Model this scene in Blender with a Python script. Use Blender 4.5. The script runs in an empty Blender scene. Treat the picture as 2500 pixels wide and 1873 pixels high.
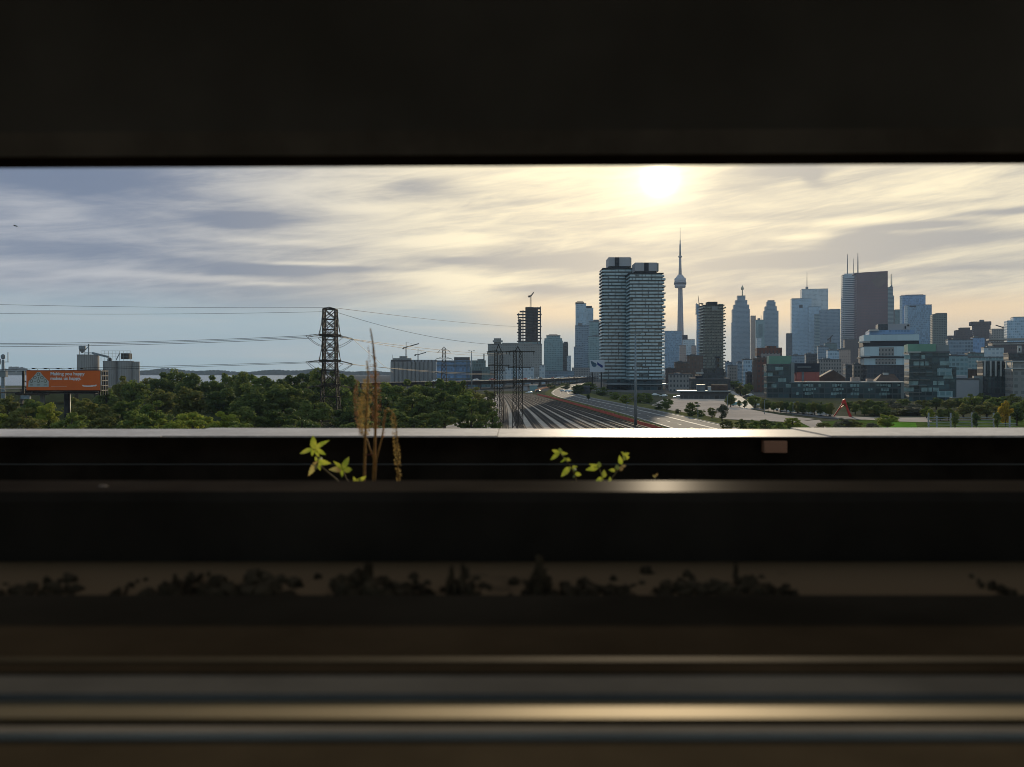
import bpy, math, random
from mathutils import Vector
R = math.radians
S = bpy.context.scene
COL = S.collection
# ------------------------------------------------------------------ camera
F = 2161.0           # focal length in photo pixels (photo 2500 x 1873)
HZ = 908.0           # horizon row
H = 14.0             # eye height above the rail yard
cam = bpy.data.cameras.new('camera'); camo = bpy.data.objects.new('camera', cam); COL.objects.link(camo)
camo.location = (0, 0, H); camo.rotation_euler = (R(90), 0, 0)
cam.sensor_width = 36; cam.lens = 36 * F / 2500; cam.shift_y = -28.5 / 2500
cam.clip_start = 0.02; cam.clip_end = 60000
cam.dof.use_dof = True; cam.dof.focus_distance = 900; cam.dof.aperture_fstop = 12.0
S.camera = camo
S.view_settings.view_transform = 'Standard'; S.view_settings.look = 'None'
S.view_settings.exposure = 0.37; S.view_settings.gamma = 1.0
S.cycles.use_denoising = True; S.cycles.filter_width = .95
S.cycles.max_bounces = 8; S.cycles.transparent_max_bounces = 12; S.cycles.volume_bounces = 1
S.cycles.sample_clamp_indirect = 6

# ------------------------------------------------------------------ node maths helper
class V:
    nt = None
    def __init__(s, k): s.k = k
    @staticmethod
    def m(op, *a, clamp=False):
        n = V.nt.nodes.new('ShaderNodeMath'); n.operation = op; n.use_clamp = clamp
        for i, x in enumerate(a):
            if isinstance(x, V): V.nt.links.new(x.k, n.inputs[i])
            else: n.inputs[i].default_value = x
        return V(n.outputs[0])
    def __add__(s, o): return V.m('ADD', s, o)
    __radd__ = __add__
    def __sub__(s, o): return V.m('SUBTRACT', s, o)
    def __rsub__(s, o): return V.m('SUBTRACT', o, s)
    def __mul__(s, o): return V.m('MULTIPLY', s, o)
    __rmul__ = __mul__
    def __truediv__(s, o): return V.m('DIVIDE', s, o)
    def lt(s, o): return V.m('LESS_THAN', s, o)
    def gt(s, o): return V.m('GREATER_THAN', s, o)
    def exp(s): return V.m('EXPONENT', s)
    def pw(s, o): return V.m('POWER', s, o)
    def fr(s): return V.m('FRACT', s)
    def fl(s): return V.m('FLOOR', s)
    def ab(s): return V.m('ABSOLUTE', s)
    def cl(s): return V.m('ADD', s, 0.0, clamp=True)
def sstep(x, a, b):
    n = V.nt.nodes.new('ShaderNodeMapRange'); n.interpolation_type = 'SMOOTHSTEP'
    V.nt.links.new(x.k, n.inputs[0]); n.inputs[1].default_value = a; n.inputs[2].default_value = b
    return V(n.outputs[0])
def gauss(x, c, w):
    t = (x - c) * (1.0 / w); return (t * t * -1.0).exp()
def cmix(f, a, b, mode='MIX'):
    n = V.nt.nodes.new('ShaderNodeMix'); n.data_type = 'RGBA'; n.blend_type = mode; n.clamp_factor = True
    for key, x in ((0, f), (6, a), (7, b)):
        if isinstance(x, V): V.nt.links.new(x.k, n.inputs[key])
        elif isinstance(x, (int, float)): n.inputs[key].default_value = x
        else: n.inputs[key].default_value = (*x, 1)
    return V(n.outputs[2])
def comb(x, y, z):
    n = V.nt.nodes.new('ShaderNodeCombineXYZ')
    for i, a in enumerate((x, y, z)):
        if isinstance(a, V): V.nt.links.new(a.k, n.inputs[i])
        else: n.inputs[i].default_value = a
    return V(n.outputs[0])
def noise(vec, scale, detail=4, rough=.55, dist=0.0):
    n = V.nt.nodes.new('ShaderNodeTexNoise'); n.inputs['Scale'].default_value = scale
    n.inputs['Detail'].default_value = detail; n.inputs['Roughness'].default_value = rough; n.inputs['Distortion'].default_value = dist
    if vec: V.nt.links.new(vec.k, n.inputs['Vector'])
    return V(n.outputs[0])
def sep(v):
    n = V.nt.nodes.new('ShaderNodeSeparateXYZ'); V.nt.links.new(v.k, n.inputs[0])
    return [V(n.outputs[i]) for i in range(3)]
def texco(which):
    n = V.nt.nodes.new('ShaderNodeTexCoord'); return V(n.outputs[which])

# ------------------------------------------------------------------ world
SX, SY = 1612.0, 438.0
sun_az = math.atan((SX - 1250) / F)
sun_el = math.atan((HZ - SY) / math.hypot(F, SX - 1250))
SUN = Vector((math.sin(sun_az) * math.cos(sun_el), math.cos(sun_az) * math.cos(sun_el), math.sin(sun_el)))
W = bpy.data.worlds.new('World'); S.world = W; W.use_nodes = True
nt = W.node_tree; nt.nodes.clear(); V.nt = nt
sky = nt.nodes.new('ShaderNodeTexSky'); sky.sky_type = 'NISHITA'; sky.sun_disc = False
sky.sun_elevation = sun_el; sky.sun_rotation = sun_az; sky.air_density = 1.2; sky.dust_density = 1.5
d = texco('Generated'); dx, dy, dz = sep(d)
u = V.m('ARCTAN2', dx, dy); v = V.m('ARCSINE', dz)
dp = nt.nodes.new('ShaderNodeVectorMath'); dp.operation = 'DOT_PRODUCT'
nt.links.new(d.k, dp.inputs[0]); dp.inputs[1].default_value = SUN
th = V.m('ARCCOSINE', V.m('MINIMUM', V(dp.outputs['Value']), 0.99999))
# warmth: the half of the sky the sun stands in
warm = sstep(u, -.46, .06) * (1.0 - sstep(u, .60, 1.1)) * (1.0 - sstep(v, .30, .75))
rear = sstep(u.ab(), .9, 1.7)
n0 = noise(comb(u * 3.0, v * 12.0, 9.2), 1.3, 4, .55)
n0b = noise(comb(u * 3.0 + 5.0, v * 12.0, 2.2), 1.3, 4, .55)
uw = u + (n0 - .5) * .10; vw = v + (n0b - .5) * .022
vt = v - u * .07
n1 = noise(comb(u * 2.1, vt * 10.5, 3.7), 1.55, 5, .55, .7)
n2 = noise(comb(u * 3.2 + 7.0, vt * 27.0, 1.3), 1.7, 7, .62, .6)
n3 = noise(comb(u * 1.2 + 2.0, vt * 5.0, 8.1), 1.5, 2, .5, .2)
n4 = noise(comb(u * 5.0 + 3.0, (v - u * .16) * 46.0, 6.6), 1.6, 8, .66, .9)
c = (n1 - .5) * 1.25 + (n2 - .5) * 1.25 + (n3 - .5) * .6 + (n4 - .5) * .8
# cloud banks and bright gaps where they stand in the sky: column, row, half width, half height, weight
BANKS = [(620, 550, 120, 24, -.7), (180, 650, 260, 24, -.35), (640, 668, 130, 15, -.85), (870, 664, 70, 8, -.6), (150, 495, 220, 42, -.45), (1010, 470, 90, 22, -.45), (1130, 640, 80, 9, -.7),
         (1350, 640, 120, 24, -.75), (1270, 704, 130, 13, -.7), (1900, 650, 170, 13, -1.0), (2090, 604, 60, 16, -.7), (2240, 584, 110, 8, -1.0), (2440, 566, 90, 9, -.9), (2320, 622, 190, 20, -.7), (1940, 448, 70, 12, -.7), (2030, 468, 26, 20, -.6), (1500, 600, 60, 8, -.3), (2400, 690, 120, 7, -.35),
         (400, 692, 200, 8, .45), (640, 704, 110, 6, .5), (680, 600, 170, 9, .4), (740, 647, 120, 5, .6), (930, 520, 90, 13, .45), (1060, 590, 160, 18, .55), (1090, 690, 120, 20, .8), (1960, 596, 120, 9, .35), (2150, 562, 150, 9, .4)]
for bx, by, bw, bh, bwt in BANKS:
    du_ = (uw - math.atan((bx - 1250) / F)) * (F / bw); dv_ = (vw - (HZ - by) / F) * (F / bh)
    c = c + (du_ * du_ * -1.0 - dv_ * dv_).exp() * bwt
c = c + warm * sstep(v, .10, .16) * .08
lit = sstep(c, -.52, .66)
light = cmix(warm, (.41, .415, .445), (.94, .81, .545))
dark = cmix(warm, (.120, .155, .240), (.33, .315, .305))
cloud = cmix(lit, dark, light)
cloud = cmix(rear, cloud, (.235, .345, .44))
# clear strip above the horizon
strip = 1.0 - sstep(v + (n0 - .5) * .035, .052, .094)
peach = gauss(v, .080, .031) * sstep(u, -.09, .04)
clear = cmix(sstep(u, .18, .40), (.27, .395, .43), (.72, .57, .35))
clear = cmix(sstep(v, .0, .075) * .35, clear, (.30, .36, .45))
wisp = sstep(noise(comb(u * 2.6 + 1.0, v * 30.0, 7.7), 1.5, 6, .6, .5), .45, .72)
clear = cmix(wisp * .45, clear, cmix(warm, (.40, .42, .43), (.72, .66, .52)))
clear = cmix(peach * .95, clear, (1.0, .68, .33))
col = cmix(strip, cloud, clear)
# the glow round the veiled sun
g1 = (th * th * (-1 / (.0125 ** 2))).exp(); g2 = (th * th * (-1 / (.042 ** 2))).exp(); g3 = (th * (-1 / .12)).exp()
def scl(colr, f):
    n = nt.nodes.new('ShaderNodeVectorMath'); n.operation = 'SCALE'
    if isinstance(colr, V): nt.links.new(colr.k, n.inputs[0])
    else: n.inputs[0].default_value = colr
    if isinstance(f, V): nt.links.new(f.k, n.inputs['Scale'])
    else: n.inputs['Scale'].default_value = f
    return V(n.outputs[0])
def addc(a, b):
    n = nt.nodes.new('ShaderNodeVectorMath'); n.operation = 'ADD'
    nt.links.new(a.k, n.inputs[0]); nt.links.new(b.k, n.inputs[1]); return V(n.outputs[0])
glow = addc(addc(scl((2.6, 2.4, 2.1), g1), scl((.34, .30, .20), g2)), scl((.30, .26, .14), g3))
col = addc(col, glow)
SKYK = 10.0
tot = addc(scl(col, SKYK * .93), scl(V(sky.outputs[0]), .035))
bg = nt.nodes.new('ShaderNodeBackground'); bg.inputs[1].default_value = .10
wo = nt.nodes.new('ShaderNodeOutputWorld'); nt.links.new(tot.k, bg.inputs[0]); nt.links.new(bg.outputs[0], wo.inputs[0])
# ------------------------------------------------------------------ sun
sl = bpy.data.lights.new('sun', 'SUN'); sl.energy = 3.0; sl.angle = R(.5); sl.color = (1.0, .82, .58)
so = bpy.data.objects.new('sun', sl); COL.objects.link(so); so.rotation_euler = SUN.to_track_quat('Z', 'Y').to_euler(); so.location = (0, 0, 600)

# ------------------------------------------------------------------ mesh helpers
class MB:
    def __init__(s): s.v = []; s.f = []; s.mi = []; s.cur = 0
    def add(s, vs, fs):
        o = len(s.v); s.v += [tuple(p) for p in vs]
        for f in fs: s.f.append(tuple(i + o for i in f)); s.mi.append(s.cur)
        return s
    def box(s, x0, x1, y0, y1, z0, z1):
        return s.add([(x0, y0, z0), (x1, y0, z0), (x1, y1, z0), (x0, y1, z0), (x0, y0, z1), (x1, y0, z1), (x1, y1, z1), (x0, y1, z1)],
                     [(0, 3, 2, 1), (4, 5, 6, 7), (0, 1, 5, 4), (1, 2, 6, 5), (2, 3, 7, 6), (3, 0, 4, 7)])
    def prism(s, poly, z0, z1):
        n = len(poly); vs = [(x, y, z0) for x, y in poly] + [(x, y, z1) for x, y in poly]
        return s.add(vs, [tuple(range(n))[::-1], tuple(range(n, 2 * n))] + [(i, (i + 1) % n, n + (i + 1) % n, n + i) for i in range(n)])
    def extr(s, prof, x0, x1):      # profile in (y, z) swept along x
        n = len(prof); vs = [(x0, y, z) for y, z in prof] + [(x1, y, z) for y, z in prof]
        return s.add(vs, [tuple(range(n)), tuple(range(n, 2 * n))[::-1]] + [(i, n + i, n + (i + 1) % n, (i + 1) % n) for i in range(n)])
    def bar(s, p, q, w, h=None):
        p = Vector(p); q = Vector(q); a = (q - p)
        if a.length < 1e-6: return s
        a.normalize(); up = Vector((0, 0, 1)) if abs(a.z) < .95 else Vector((0, 1, 0))
        e = a.cross(up).normalized() * w / 2; g = e.cross(a).normalized() * (h or w) / 2
        return s.add([p - e - g, p + e - g, p + e + g, p - e + g, q - e - g, q + e - g, q + e + g, q - e + g],
                     [(0, 3, 2, 1), (4, 5, 6, 7), (0, 1, 5, 4), (1, 2, 6, 5), (2, 3, 7, 6), (3, 0, 4, 7)])
    def tube(s, pts, rad, n=6):
        pts = [Vector(p) for p in pts]; rings = []
        if not isinstance(rad, (list, tuple)): rad = [rad] * len(pts)
        vs = []
        for i, p in enumerate(pts):
            t = (pts[min(i + 1, len(pts) - 1)] - pts[max(i - 1, 0)])
            t = t.normalized() if t.length > 1e-9 else Vector((0, 0, 1))
            up = Vector((0, 1, 0)) if abs(t.y) < .9 else Vector((1, 0, 0))
            e = t.cross(up).normalized(); g = t.cross(e)
            for k in range(n):
                a = 2 * math.pi * k / n; vs.append(p + (e * math.cos(a) + g * math.sin(a)) * rad[i])
        fs = []
        for i in range(len(pts) - 1):
            for k in range(n):
                fs.append((i * n + k, i * n + (k + 1) % n, (i + 1) * n + (k + 1) % n, (i + 1) * n + k))
        fs.append(tuple(range(n))[::-1]); fs.append(tuple((len(pts) - 1) * n + k for k in range(n)))
        return s.add(vs, fs)
    def lathe(s, prof, n=24, cx=0, cy=0, lobes=0, amp=0):
        vs = []
        for r, z in prof:
            for k in range(n):
                a = 2 * math.pi * k / n; rr = r * (1 + amp * math.cos(lobes * a)) if lobes else r
                vs.append((cx + rr * math.cos(a), cy + rr * math.sin(a), z))
        fs = []
        for i in range(len(prof) - 1):
            for k in range(n): fs.append((i * n + k, i * n + (k + 1) % n, (i + 1) * n + (k + 1) % n, (i + 1) * n + k))
        fs.append(tuple(range(n))[::-1]); fs.append(tuple((len(prof) - 1) * n + k for k in range(n)))
        return s.add(vs, fs)
    def build(s, name, mat, parent=None, smooth=False):
        me = bpy.data.meshes.new(name); me.from_pydata(s.v, [], s.f)
        mats = mat if isinstance(mat, (list, tuple)) else [mat]
        for m_ in mats: me.materials.append(m_)
        if len(mats) > 1: me.polygons.foreach_set('material_index', s.mi)
        if smooth: me.polygons.foreach_set('use_smooth', [True] * len(me.polygons))
        me.update()
        o = bpy.data.objects.new(name, me); COL.objects.link(o)
        if parent: o.parent = parent
        return o
def tag(o, label=None, cat=None, group=None, kind=None):
    for k, x in (('label', label), ('category', cat), ('group', group), ('kind', kind)):
        if x: o[k] = x
    return o
def thing(name, label, cat, loc=(0, 0, 0), group=None, rz=0):
    o = bpy.data.objects.new(name, None); COL.objects.link(o); o.location = loc; o.rotation_euler = (0, 0, rz)
    return tag(o, label, cat, group)
def copy_tree(o, parent=None):
    c = o.copy(); COL.objects.link(c); c.parent = parent
    for ch in o.children: copy_tree(ch, c)
    return c
def P(px, py, d): return Vector(((px - 1250) / F * d, d, H + (HZ - py) / F * d))
def X(px, d): return (px - 1250) / F * d
def Z(py, d): return H + (HZ - py) / F * d
def GD(py): return H * F / (py - HZ)       # distance of the ground seen at row py

# ------------------------------------------------------------------ materials
def newmat(name):
    m = bpy.data.materials.new(name); m.use_nodes = True; V.nt = m.node_tree
    b = m.node_tree.nodes['Principled BSDF']; return m, b
def link(v_, sock): V.nt.links.new(v_.k, sock)
def bump(b, h, strength=.3, dist=.02):
    n = V.nt.nodes.new('ShaderNodeBump'); n.inputs['Strength'].default_value = strength; n.inputs['Distance'].default_value = dist
    V.nt.links.new(h.k, n.inputs['Height']); V.nt.links.new(n.outputs[0], b.inputs['Normal'])
def plain(name, colr, rough=.6, metal=0.0, var=.25, scale=1.0, spec=.15, b_=.0):
    m, b = newmat(name); n = noise(texco('Object'), scale, 5, .6)
    link(cmix(sstep(n, .3, .7), [x * (1 - var) for x in colr], [x * (1 + var) for x in colr]), b.inputs['Base Color'])
    b.inputs['Roughness'].default_value = rough; b.inputs['Metallic'].default_value = metal
    b.inputs['Specular IOR Level'].default_value = spec
    if b_: bump(b, n, b_)
    return m
FC = {}
def fac(key, wall, glass, fh=3.6, bw=3.0, vh=.6, vw=.8, rough=.22, var=.35, wr=.75):
    """facade: floors of height fh, bays of width bw, panes with their own tint"""
    if key in FC: return FC[key]
    m, b = newmat('facade_' + key); x, y, z = sep(texco('Object')); 
    g = V.nt.nodes.new('ShaderNodeNewGeometry'); nx, ny, nz = sep(V(g.outputs['Normal']))
    uu = (x + y) * (1 / bw) + .03; vv = z * (1 / fh) + .08
    mask = uu.fr().lt(vw) * vv.fr().lt(vh) * nz.ab().lt(.5)
    wn = V.nt.nodes.new('ShaderNodeTexWhiteNoise'); wn.noise_dimensions = '2D'
    V.nt.links.new(comb(uu.fl(), vv.fl(), 0.0).k, wn.inputs['Vector']); r_ = V(wn.outputs['Value'])
    gc = cmix(r_, [q * (1 - var) for q in glass], [min(1, q * (1 + var)) for q in glass])
    st = noise(comb(x * .04, y * .04, z * .012), 1.0, 4, .6)
    wc = cmix(sstep(st, .3, .7), [q * .86 for q in wall], [q * 1.12 for q in wall])
    link(cmix(mask, wc, gc), b.inputs['Base Color'])
    link(mask * (rough - wr) + wr, b.inputs['Roughness']); b.inputs['Specular IOR Level'].default_value = .5
    FC[key] = m; return m
# ------------------------------------------------------------------ setting: ground, water, roads
def ground_mat():
    m, b = newmat('ground_soil'); t = texco('Object')
    a = noise(t, .012, 6, .6); f = noise(t, .25, 5, .7)
    base = cmix(sstep(a, .4, .6), (.050, .062, .026), (.105, .095, .060))
    link(cmix(sstep(f, .35, .7), base, (.085, .082, .050)), b.inputs['Base Color']); b.inputs['Roughness'].default_value = .95; b.inputs['Specular IOR Level'].default_value = 0
    return m
def sheet(name, pts, z, mat, th=.02):
    m = MB(); m.prism(pts, z - th, z); return tag(m.build(name, mat), kind='structure')
m_soil = ground_mat()
g = MB(); g.add([(-9000, -300, 0), (9000, -300, 0), (9000, 15000, 0), (-9000, 15000, 0)], [(0, 1, 2, 3)])
tag(g.build('ground', m_soil), kind='structure')
def water_mat():
    m, b = newmat('lake_water'); b.inputs['Base Color'].default_value = (.06, .09, .11, 1); b.inputs['Roughness'].default_value = .22
    n = noise(texco('Object'), .09, 4, .6); bump(b, n, .35, .6); return m
m_water = water_mat()
# harbour and lake on the south side, 20 mm above the ground sheet
sheet('lake', [(-9000, 900), (-420, 900), (-330, 1250), (-300, 1900), (-500, 2700), (-800, 14900), (-9000, 14900)], .04, m_water)
m_ballast = plain('pale_gravel', (.45, .385, .32), .95, var=.3, scale=.35, spec=0)
m_bed = plain('rusty_ballast', (.14, .112, .088), .95, var=.4, scale=.4, spec=0)
m_asphalt = plain('asphalt', (.105, .105, .104), .9, var=.25, scale=.15, spec=.05)
m_pale = plain('pale_paving', (.50, .41, .335), .9, var=.12, scale=.05, spec=0)
m_conc = plain('concrete', (.26, .25, .235), .85, var=.2, scale=.2)
m_grass = plain('grass', (.075, .105, .026), .95, var=.45, scale=.3, spec=0)
m_lawn = plain('mown_grass', (.10, .22, .025), .95, var=.25, scale=.3, spec=0)
m_verge = plain('dry_verge', (.13, .125, .050), .95, var=.45, scale=.25, spec=0)
m_line = plain('road_paint', (.55, .54, .50), .7, var=.15)
m_steel = plain('rail_steel', (.12, .095, .075), .75, .2, .2)
m_dark = plain('dark_steel', (.035, .033, .032), .55, .6, .3)
m_galv = plain('grey_galvanised_steel', (.20, .23, .25), .5, .5, .2)
m_rust = plain('weathered_lattice_steel', (.036, .030, .024), .8, .2, .3)
m_white = plain('white_paint', (.72, .72, .70), .5, 0, .06)
m_black = plain('black_paint', (.018, .018, .02), .5, 0, .2)
# rail yard, fanning towards the viewer
sheet('rail_yard', [(-26, 60), (54, 60), (44, 150), (32.5, 240), (22.5, 400), (13, 560), (-14, 560), (-17, 400), (-16, 240), (-22, 150)], .06, m_ballast)
road = [(52, 60), (49, 150), (46, 221), (44, 300), (38, 400), (31.5, 500), (33, 600), (50, 800), (81, 1100), (120, 1500)]
def ribbon(poly, w0, w1):
    L = []; Rr = []
    for i, p in enumerate(poly):
        a = poly[max(i - 1, 0)]; b = poly[min(i + 1, len(poly) - 1)]
        t = Vector((b[0] - a[0], b[1] - a[1])).normalized(); n = Vector((t.y, -t.x))
        L.append((p[0] + n.x * w0, p[1] + n.y * w0)); Rr.append((p[0] + n.x * w1, p[1] + n.y * w1))
    return L, Rr
def ribbon_mesh(poly, w0, w1, z, th=.03):
    L, Rr = ribbon(poly, w0, w1); m = MB()
    for i in range(len(poly) - 1):
        q = [L[i], Rr[i], Rr[i + 1], L[i + 1]]
        m.add([(x, y, z) for x, y in q], [(0, 1, 2, 3)])
    return m
def fine(poly, step=6.0):
    out = []
    for i in range(len(poly) - 1):
        a = Vector(poly[i]); b = Vector(poly[i + 1]); n = max(1, int((b - a).length / step))
        out += [tuple(a.lerp(b, k / n)) for k in range(n)]
    return out + [poly[-1]]
def smooth(poly, it=3):
    for _ in range(it):
        q = [poly[0]]
        for i in range(len(poly) - 1):
            a = Vector(poly[i]); b = Vector(poly[i + 1]); q += [tuple(a.lerp(b, .25)), tuple(a.lerp(b, .75))]
        poly = q + [poly[-1]]
    return poly
road = smooth(road)
tag(ribbon_mesh(road, -7, 9, .09).build('road', m_asphalt), kind='structure')
mk = MB()
for off, dash in ((-6.4, 0), (8.4, 0), (-1.5, 1), (3.2, 0), (3.7, 0)):
    L, _ = ribbon(road, off, off); L = fine(L, 4)
    for i in range(len(L) - 1):
        if dash and i % 3: continue
        a, b = L[i], L[i + 1]; mk.bar((a[0], a[1], .115), (b[0], b[1], .115), .22, .02)
tag(mk.build('road_markings', m_line), kind='structure')
kb = MB()
for off in (-7.15, 9.15):
    L, _ = ribbon(road, off, off)
    for i in range(len(L) - 1): kb.bar((*L[i], .12), (*L[i + 1], .12), .3, .24)
tag(kb.build('kerb', m_conc), kind='structure')
tag(ribbon_mesh(road, -11.5, -7.3, .075).build('grass_verge', m_verge), kind='structure')
tag(ribbon_mesh(road, 9.3, 19, .075).build('roadside_bank', m_verge), kind='structure')
def GP(px, py): dd = GD(py); return (X(px, dd), dd)
sheet('paved_lot', [GP(*q) for q in ((1590, 990), (1618, 976), (1668, 972), (1778, 971.5), (1800, 985), (1830, 1000), (1905, 1014), (1990, 1024), (1940, 1032), (1770, 1024), (1700, 1012), (1640, 1003))], .105, m_pale)
sheet('street', [GP(*q) for q in ((1786, 985), (1812, 998), (1842, 999), (1822, 978), (1800, 962), (1790, 955), (1783, 955), (1784, 968))], .125, m_conc)
sheet('street_lane', [GP(*q) for q in ((1840, 1000), (2010, 1022), (2110, 1026), (2110, 1020), (2010, 1014), (1860, 994))], .115, m_asphalt)
sheet('park_path', [GP(*q) for q in ((1950, 1030), (2000, 1026), (2020, 1044), (2040, 1052), (1995, 1052))], .12, m_pale)
sheet('gravel_path', [GP(*q) for q in ((2080, 1018), (2150, 1021), (2270, 1020), (2275, 1032), (2190, 1030), (2090, 1024))], .12, m_pale)
sheet('lawn', [GP(*q) for q in ((2160, 1032), (2235, 1033), (2245, 1058), (2150, 1058))], .13, m_lawn)
sheet('park_grass', [GP(*q) for q in ((1830, 1034), (1960, 1033), (2070, 1026), (2300, 1030), (2600, 1020), (2600, 1070), (1830, 1070))], .085, m_grass)
sheet('city_pavement', [(-60, 640), (60, 640), (140, 470), (420, 470), (2400, 3600), (-700, 3600), (-250, 900)], .05, plain('city_paving', (.10, .095, .085), .9, var=.35, scale=.02, spec=0))
sheet('wood_floor', [(-330, 90), (-24, 90), (-20, 240), (-24, 420), (-60, 620), (-420, 620)], .05, plain('leaf_litter', (.03, .036, .016), .95, var=.4, scale=.2, spec=0))
# far wooded island across the harbour: one mass, kind stuff, and the ground it stands on
sheet('island', [(-3600, 3700), (-900, 3700), (-700, 4100), (-700, 5200), (-3600, 5200)], .5, m_soil, .5)

# ------------------------------------------------------------------ foreground: the bridge we look out of
def worn_top():
    m, b = newmat('pale_coping_paint'); t = texco('Object')
    n = noise(t, 3.0, 6, .65); f = noise(t, 60.0, 4, .7)
    link(cmix(sstep(n * .6 + f * .4, .38, .66), (.40, .36, .325), (.66, .60, .55)), b.inputs['Base Color'])
    b.inputs['Roughness'].default_value = .45; b.inputs['Specular IOR Level'].default_value = .10; bump(b, f, .10, .002); return m
m_cop = worn_top()
m_face = plain('black_girder_paint', (.026, .020, .0145), .85, 0, .4, 8.0, 0)
m_rail = plain('black_rail_steel', (.023, .018, .0135), .34, .014, .35, 6.0, 0)
deck = MB(); deck.box(-60, 60, -7, 1.62, H - 1.3, H - .42); tag(deck.build('bridge_deck', m_face), kind='structure')
par = thing('bridge_parapet', 'black steel parapet with a pale worn coping on top, beyond the weeds', 'parapet', (0, 1.33, H - .42))
pz = -.42
def hp(y, d_): return -(y - HZ) / F * d_         # height above the eye of a point seen at row y
b_ = MB(); zt = .42 + hp(1065.5, 1.33); b_.box(-20, 20, .012, .18, 0, zt - .0019); b_.build('girder', m_face, par)
zz = .42 + hp(1136, 1.33); b_ = MB(); b_.box(-20, 20, -.004, .0115, 0, zz); b_.build('lower_plate', m_face, par)
b_ = MB(); b_.box(-20, 20, -.0045, .0112, zz + .0005, zz + .0016); b_.build('seam', plain('dull_bare_edge', (.11, .10, .085), .5, .3, .3), par)
xs = [-20, -.527, -.022, .478, 20]
for i in range(4):
    c_ = MB(); z0 = zt - .0016; tl = (0, .0008, -.0006, .0012)[i]; ex = (0, .001, 0, .0022)[i]
    sh = (0, .012, .0, .0)          # the first joint is cut slightly askew
    gp = (.0016, .0016, .0004, .0004, .0004); xa, xb = xs[i] + gp[i] * (i != 1) + .0016 * (i == 1), xs[i + 1] - gp[i + 1]
    c_.prism([(xa, -ex), (xb, -ex), (xb + (.008 if i == 0 else 0), .172), (xa + (.008 if i == 1 else 0), .19)], z0, zt + tl)
    c_.build('coping', m_cop, par)
rf = MB(); a = P(1866, 1077, 1.326); bq = P(1921, 1105.5, 1.326)
rf.box(a.x, bq.x, -.006, .0115, bq.z - H + .42, a.z - H + .42)
mr, bb = newmat('amber_reflector'); 
tx = texco('Object'); link(cmix(noise(tx, 220, 2), (.42, .20, .115), (.50, .25, .15)), bb.inputs['Base Color']); bb.inputs['Roughness'].default_value = .3
rf.build('reflector', mr, par)
# the gutter the weeds root in
gut = MB(); gut.box(-20, 20, .56, 1.325, H - .42, H - .30)
tag(gut.build('gutter', plain('gutter_silt', (.045, .038, .03), .95, 0, .5, 9.0)), kind='structure')
# near guard rail
gr = thing('guard_rail', 'blurred black box rail with a grey worn top edge, in front of the weeds', 'guard rail', (0, .5, H - .42))
zr = .42 + hp(1204, .5); zr2 = .42 + hp(1171, .567)
b_ = MB(); b_.extr([(0, 0), (.067, 0), (.067, zr2 - .003), (.062, zr2), (.006, zr), (0, zr - .005)], -20, 20); b_.build('box_beam', m_rail, gr)
for x in (-.245, .93, -1.42, 2.1):
    b_ = MB(); b_.lathe([(.0001, zr2 - .004), (.004, zr2 - .004), (.004, zr2 - .0005), (.002, zr2 + .001), (.0001, zr2 + .001)], 8, x, .03); b_.build('rivet', m_steel, gr)
# dirty sill and the stepped bronze window track just in front of the lens
def dirt():
    m, b = newmat('dusty_sill'); t = texco('Object'); x, y, z = sep(t)
    n = noise(comb(x * 13.0, y * 22.0, 0.0), 1.0, 4, .55, .6); n2 = noise(comb(x * 3.0, y * 6.0, 4.0), 1.0, 2)
    k = sstep(n * .7 + n2 * .3 + sstep(y, .0, .05) * .10, .40, .52)
    link(cmix(k, (.020, .017, .012), (.155, .098, .052)), b.inputs['Base Color']); b.inputs['Roughness'].default_value = .95; b.inputs['Specular IOR Level'].default_value = 0; return m
sill = thing('window_track', 'blurred bronze and grey window track with a dusty sill, at the very front', 'window track', (0, .2, H - .42))
zl = .42 + hp(1371, .5)
b_ = MB(); b_.box(-8, 8, .212, .2995, 0, zl); b_.build('sill', dirt(), sill)
b_ = MB(); b_.extr([(.206, 0), (.2117, 0), (.2117, zl + .0012), (.208, zl + .002), (.206, zl)], -8, 8); b_.build('sill_lip', m_face, sill)
def step(name, y0, y1, ry0, mat, up=0.0, d0=None):
    """a bar whose top's near edge is seen at row ry0"""
    z = .42 + hp(ry0, y0); b = MB()
    b.extr([(y0 - .2, 0), (y1 - .2, 0), (y1 - .2, z + up - .0008), (y1 - .2 - .001, z + up), (y0 - .2 + .001, z), (y0 - .2, z - .0008)], -8, 8)
    return b.build(name, mat, sill)
m_bronze = plain('bronze_anodised_metal', (.145, .110, .046), .66, 1.0, .12, 14.0, 0)
m_bronze2 = plain('dull_bronze', (.045, .035, .019), .7, .25, .15, 14.0, 0)
m_gry = plain('grey_rubber_channel', (.098, .094, .086), .85, 0, .2, 10.0, 0)
m_trim = plain('grey_trim', (.24, .215, .18), .75, .0, .15, 10.0, 0)
m_drk = plain('dark_brown_frame', (.034, .026, .017), .85, 0, .25, 9.0, 0)
step('frame', .312, .404, 1612, m_drk)
step('bronze_bead', .305, .3115, 1617, m_bronze2)
step('inner_frame', .293, .3045, 1645, m_drk)
step('channel', .2745, .2925, 1696, m_gry)
step('bronze_strip', .2585, .274, 1757, m_bronze)
step('gap_seal', .2545, .258, 1768, m_drk)
step('trim', .248, .254, 1791, m_trim)
step('ledge', .10, .2475, 3112, plain('brown_sill_paint', (.075, .058, .037), .85, 0, .25, 9.0, 0), up=-.0005)
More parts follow.
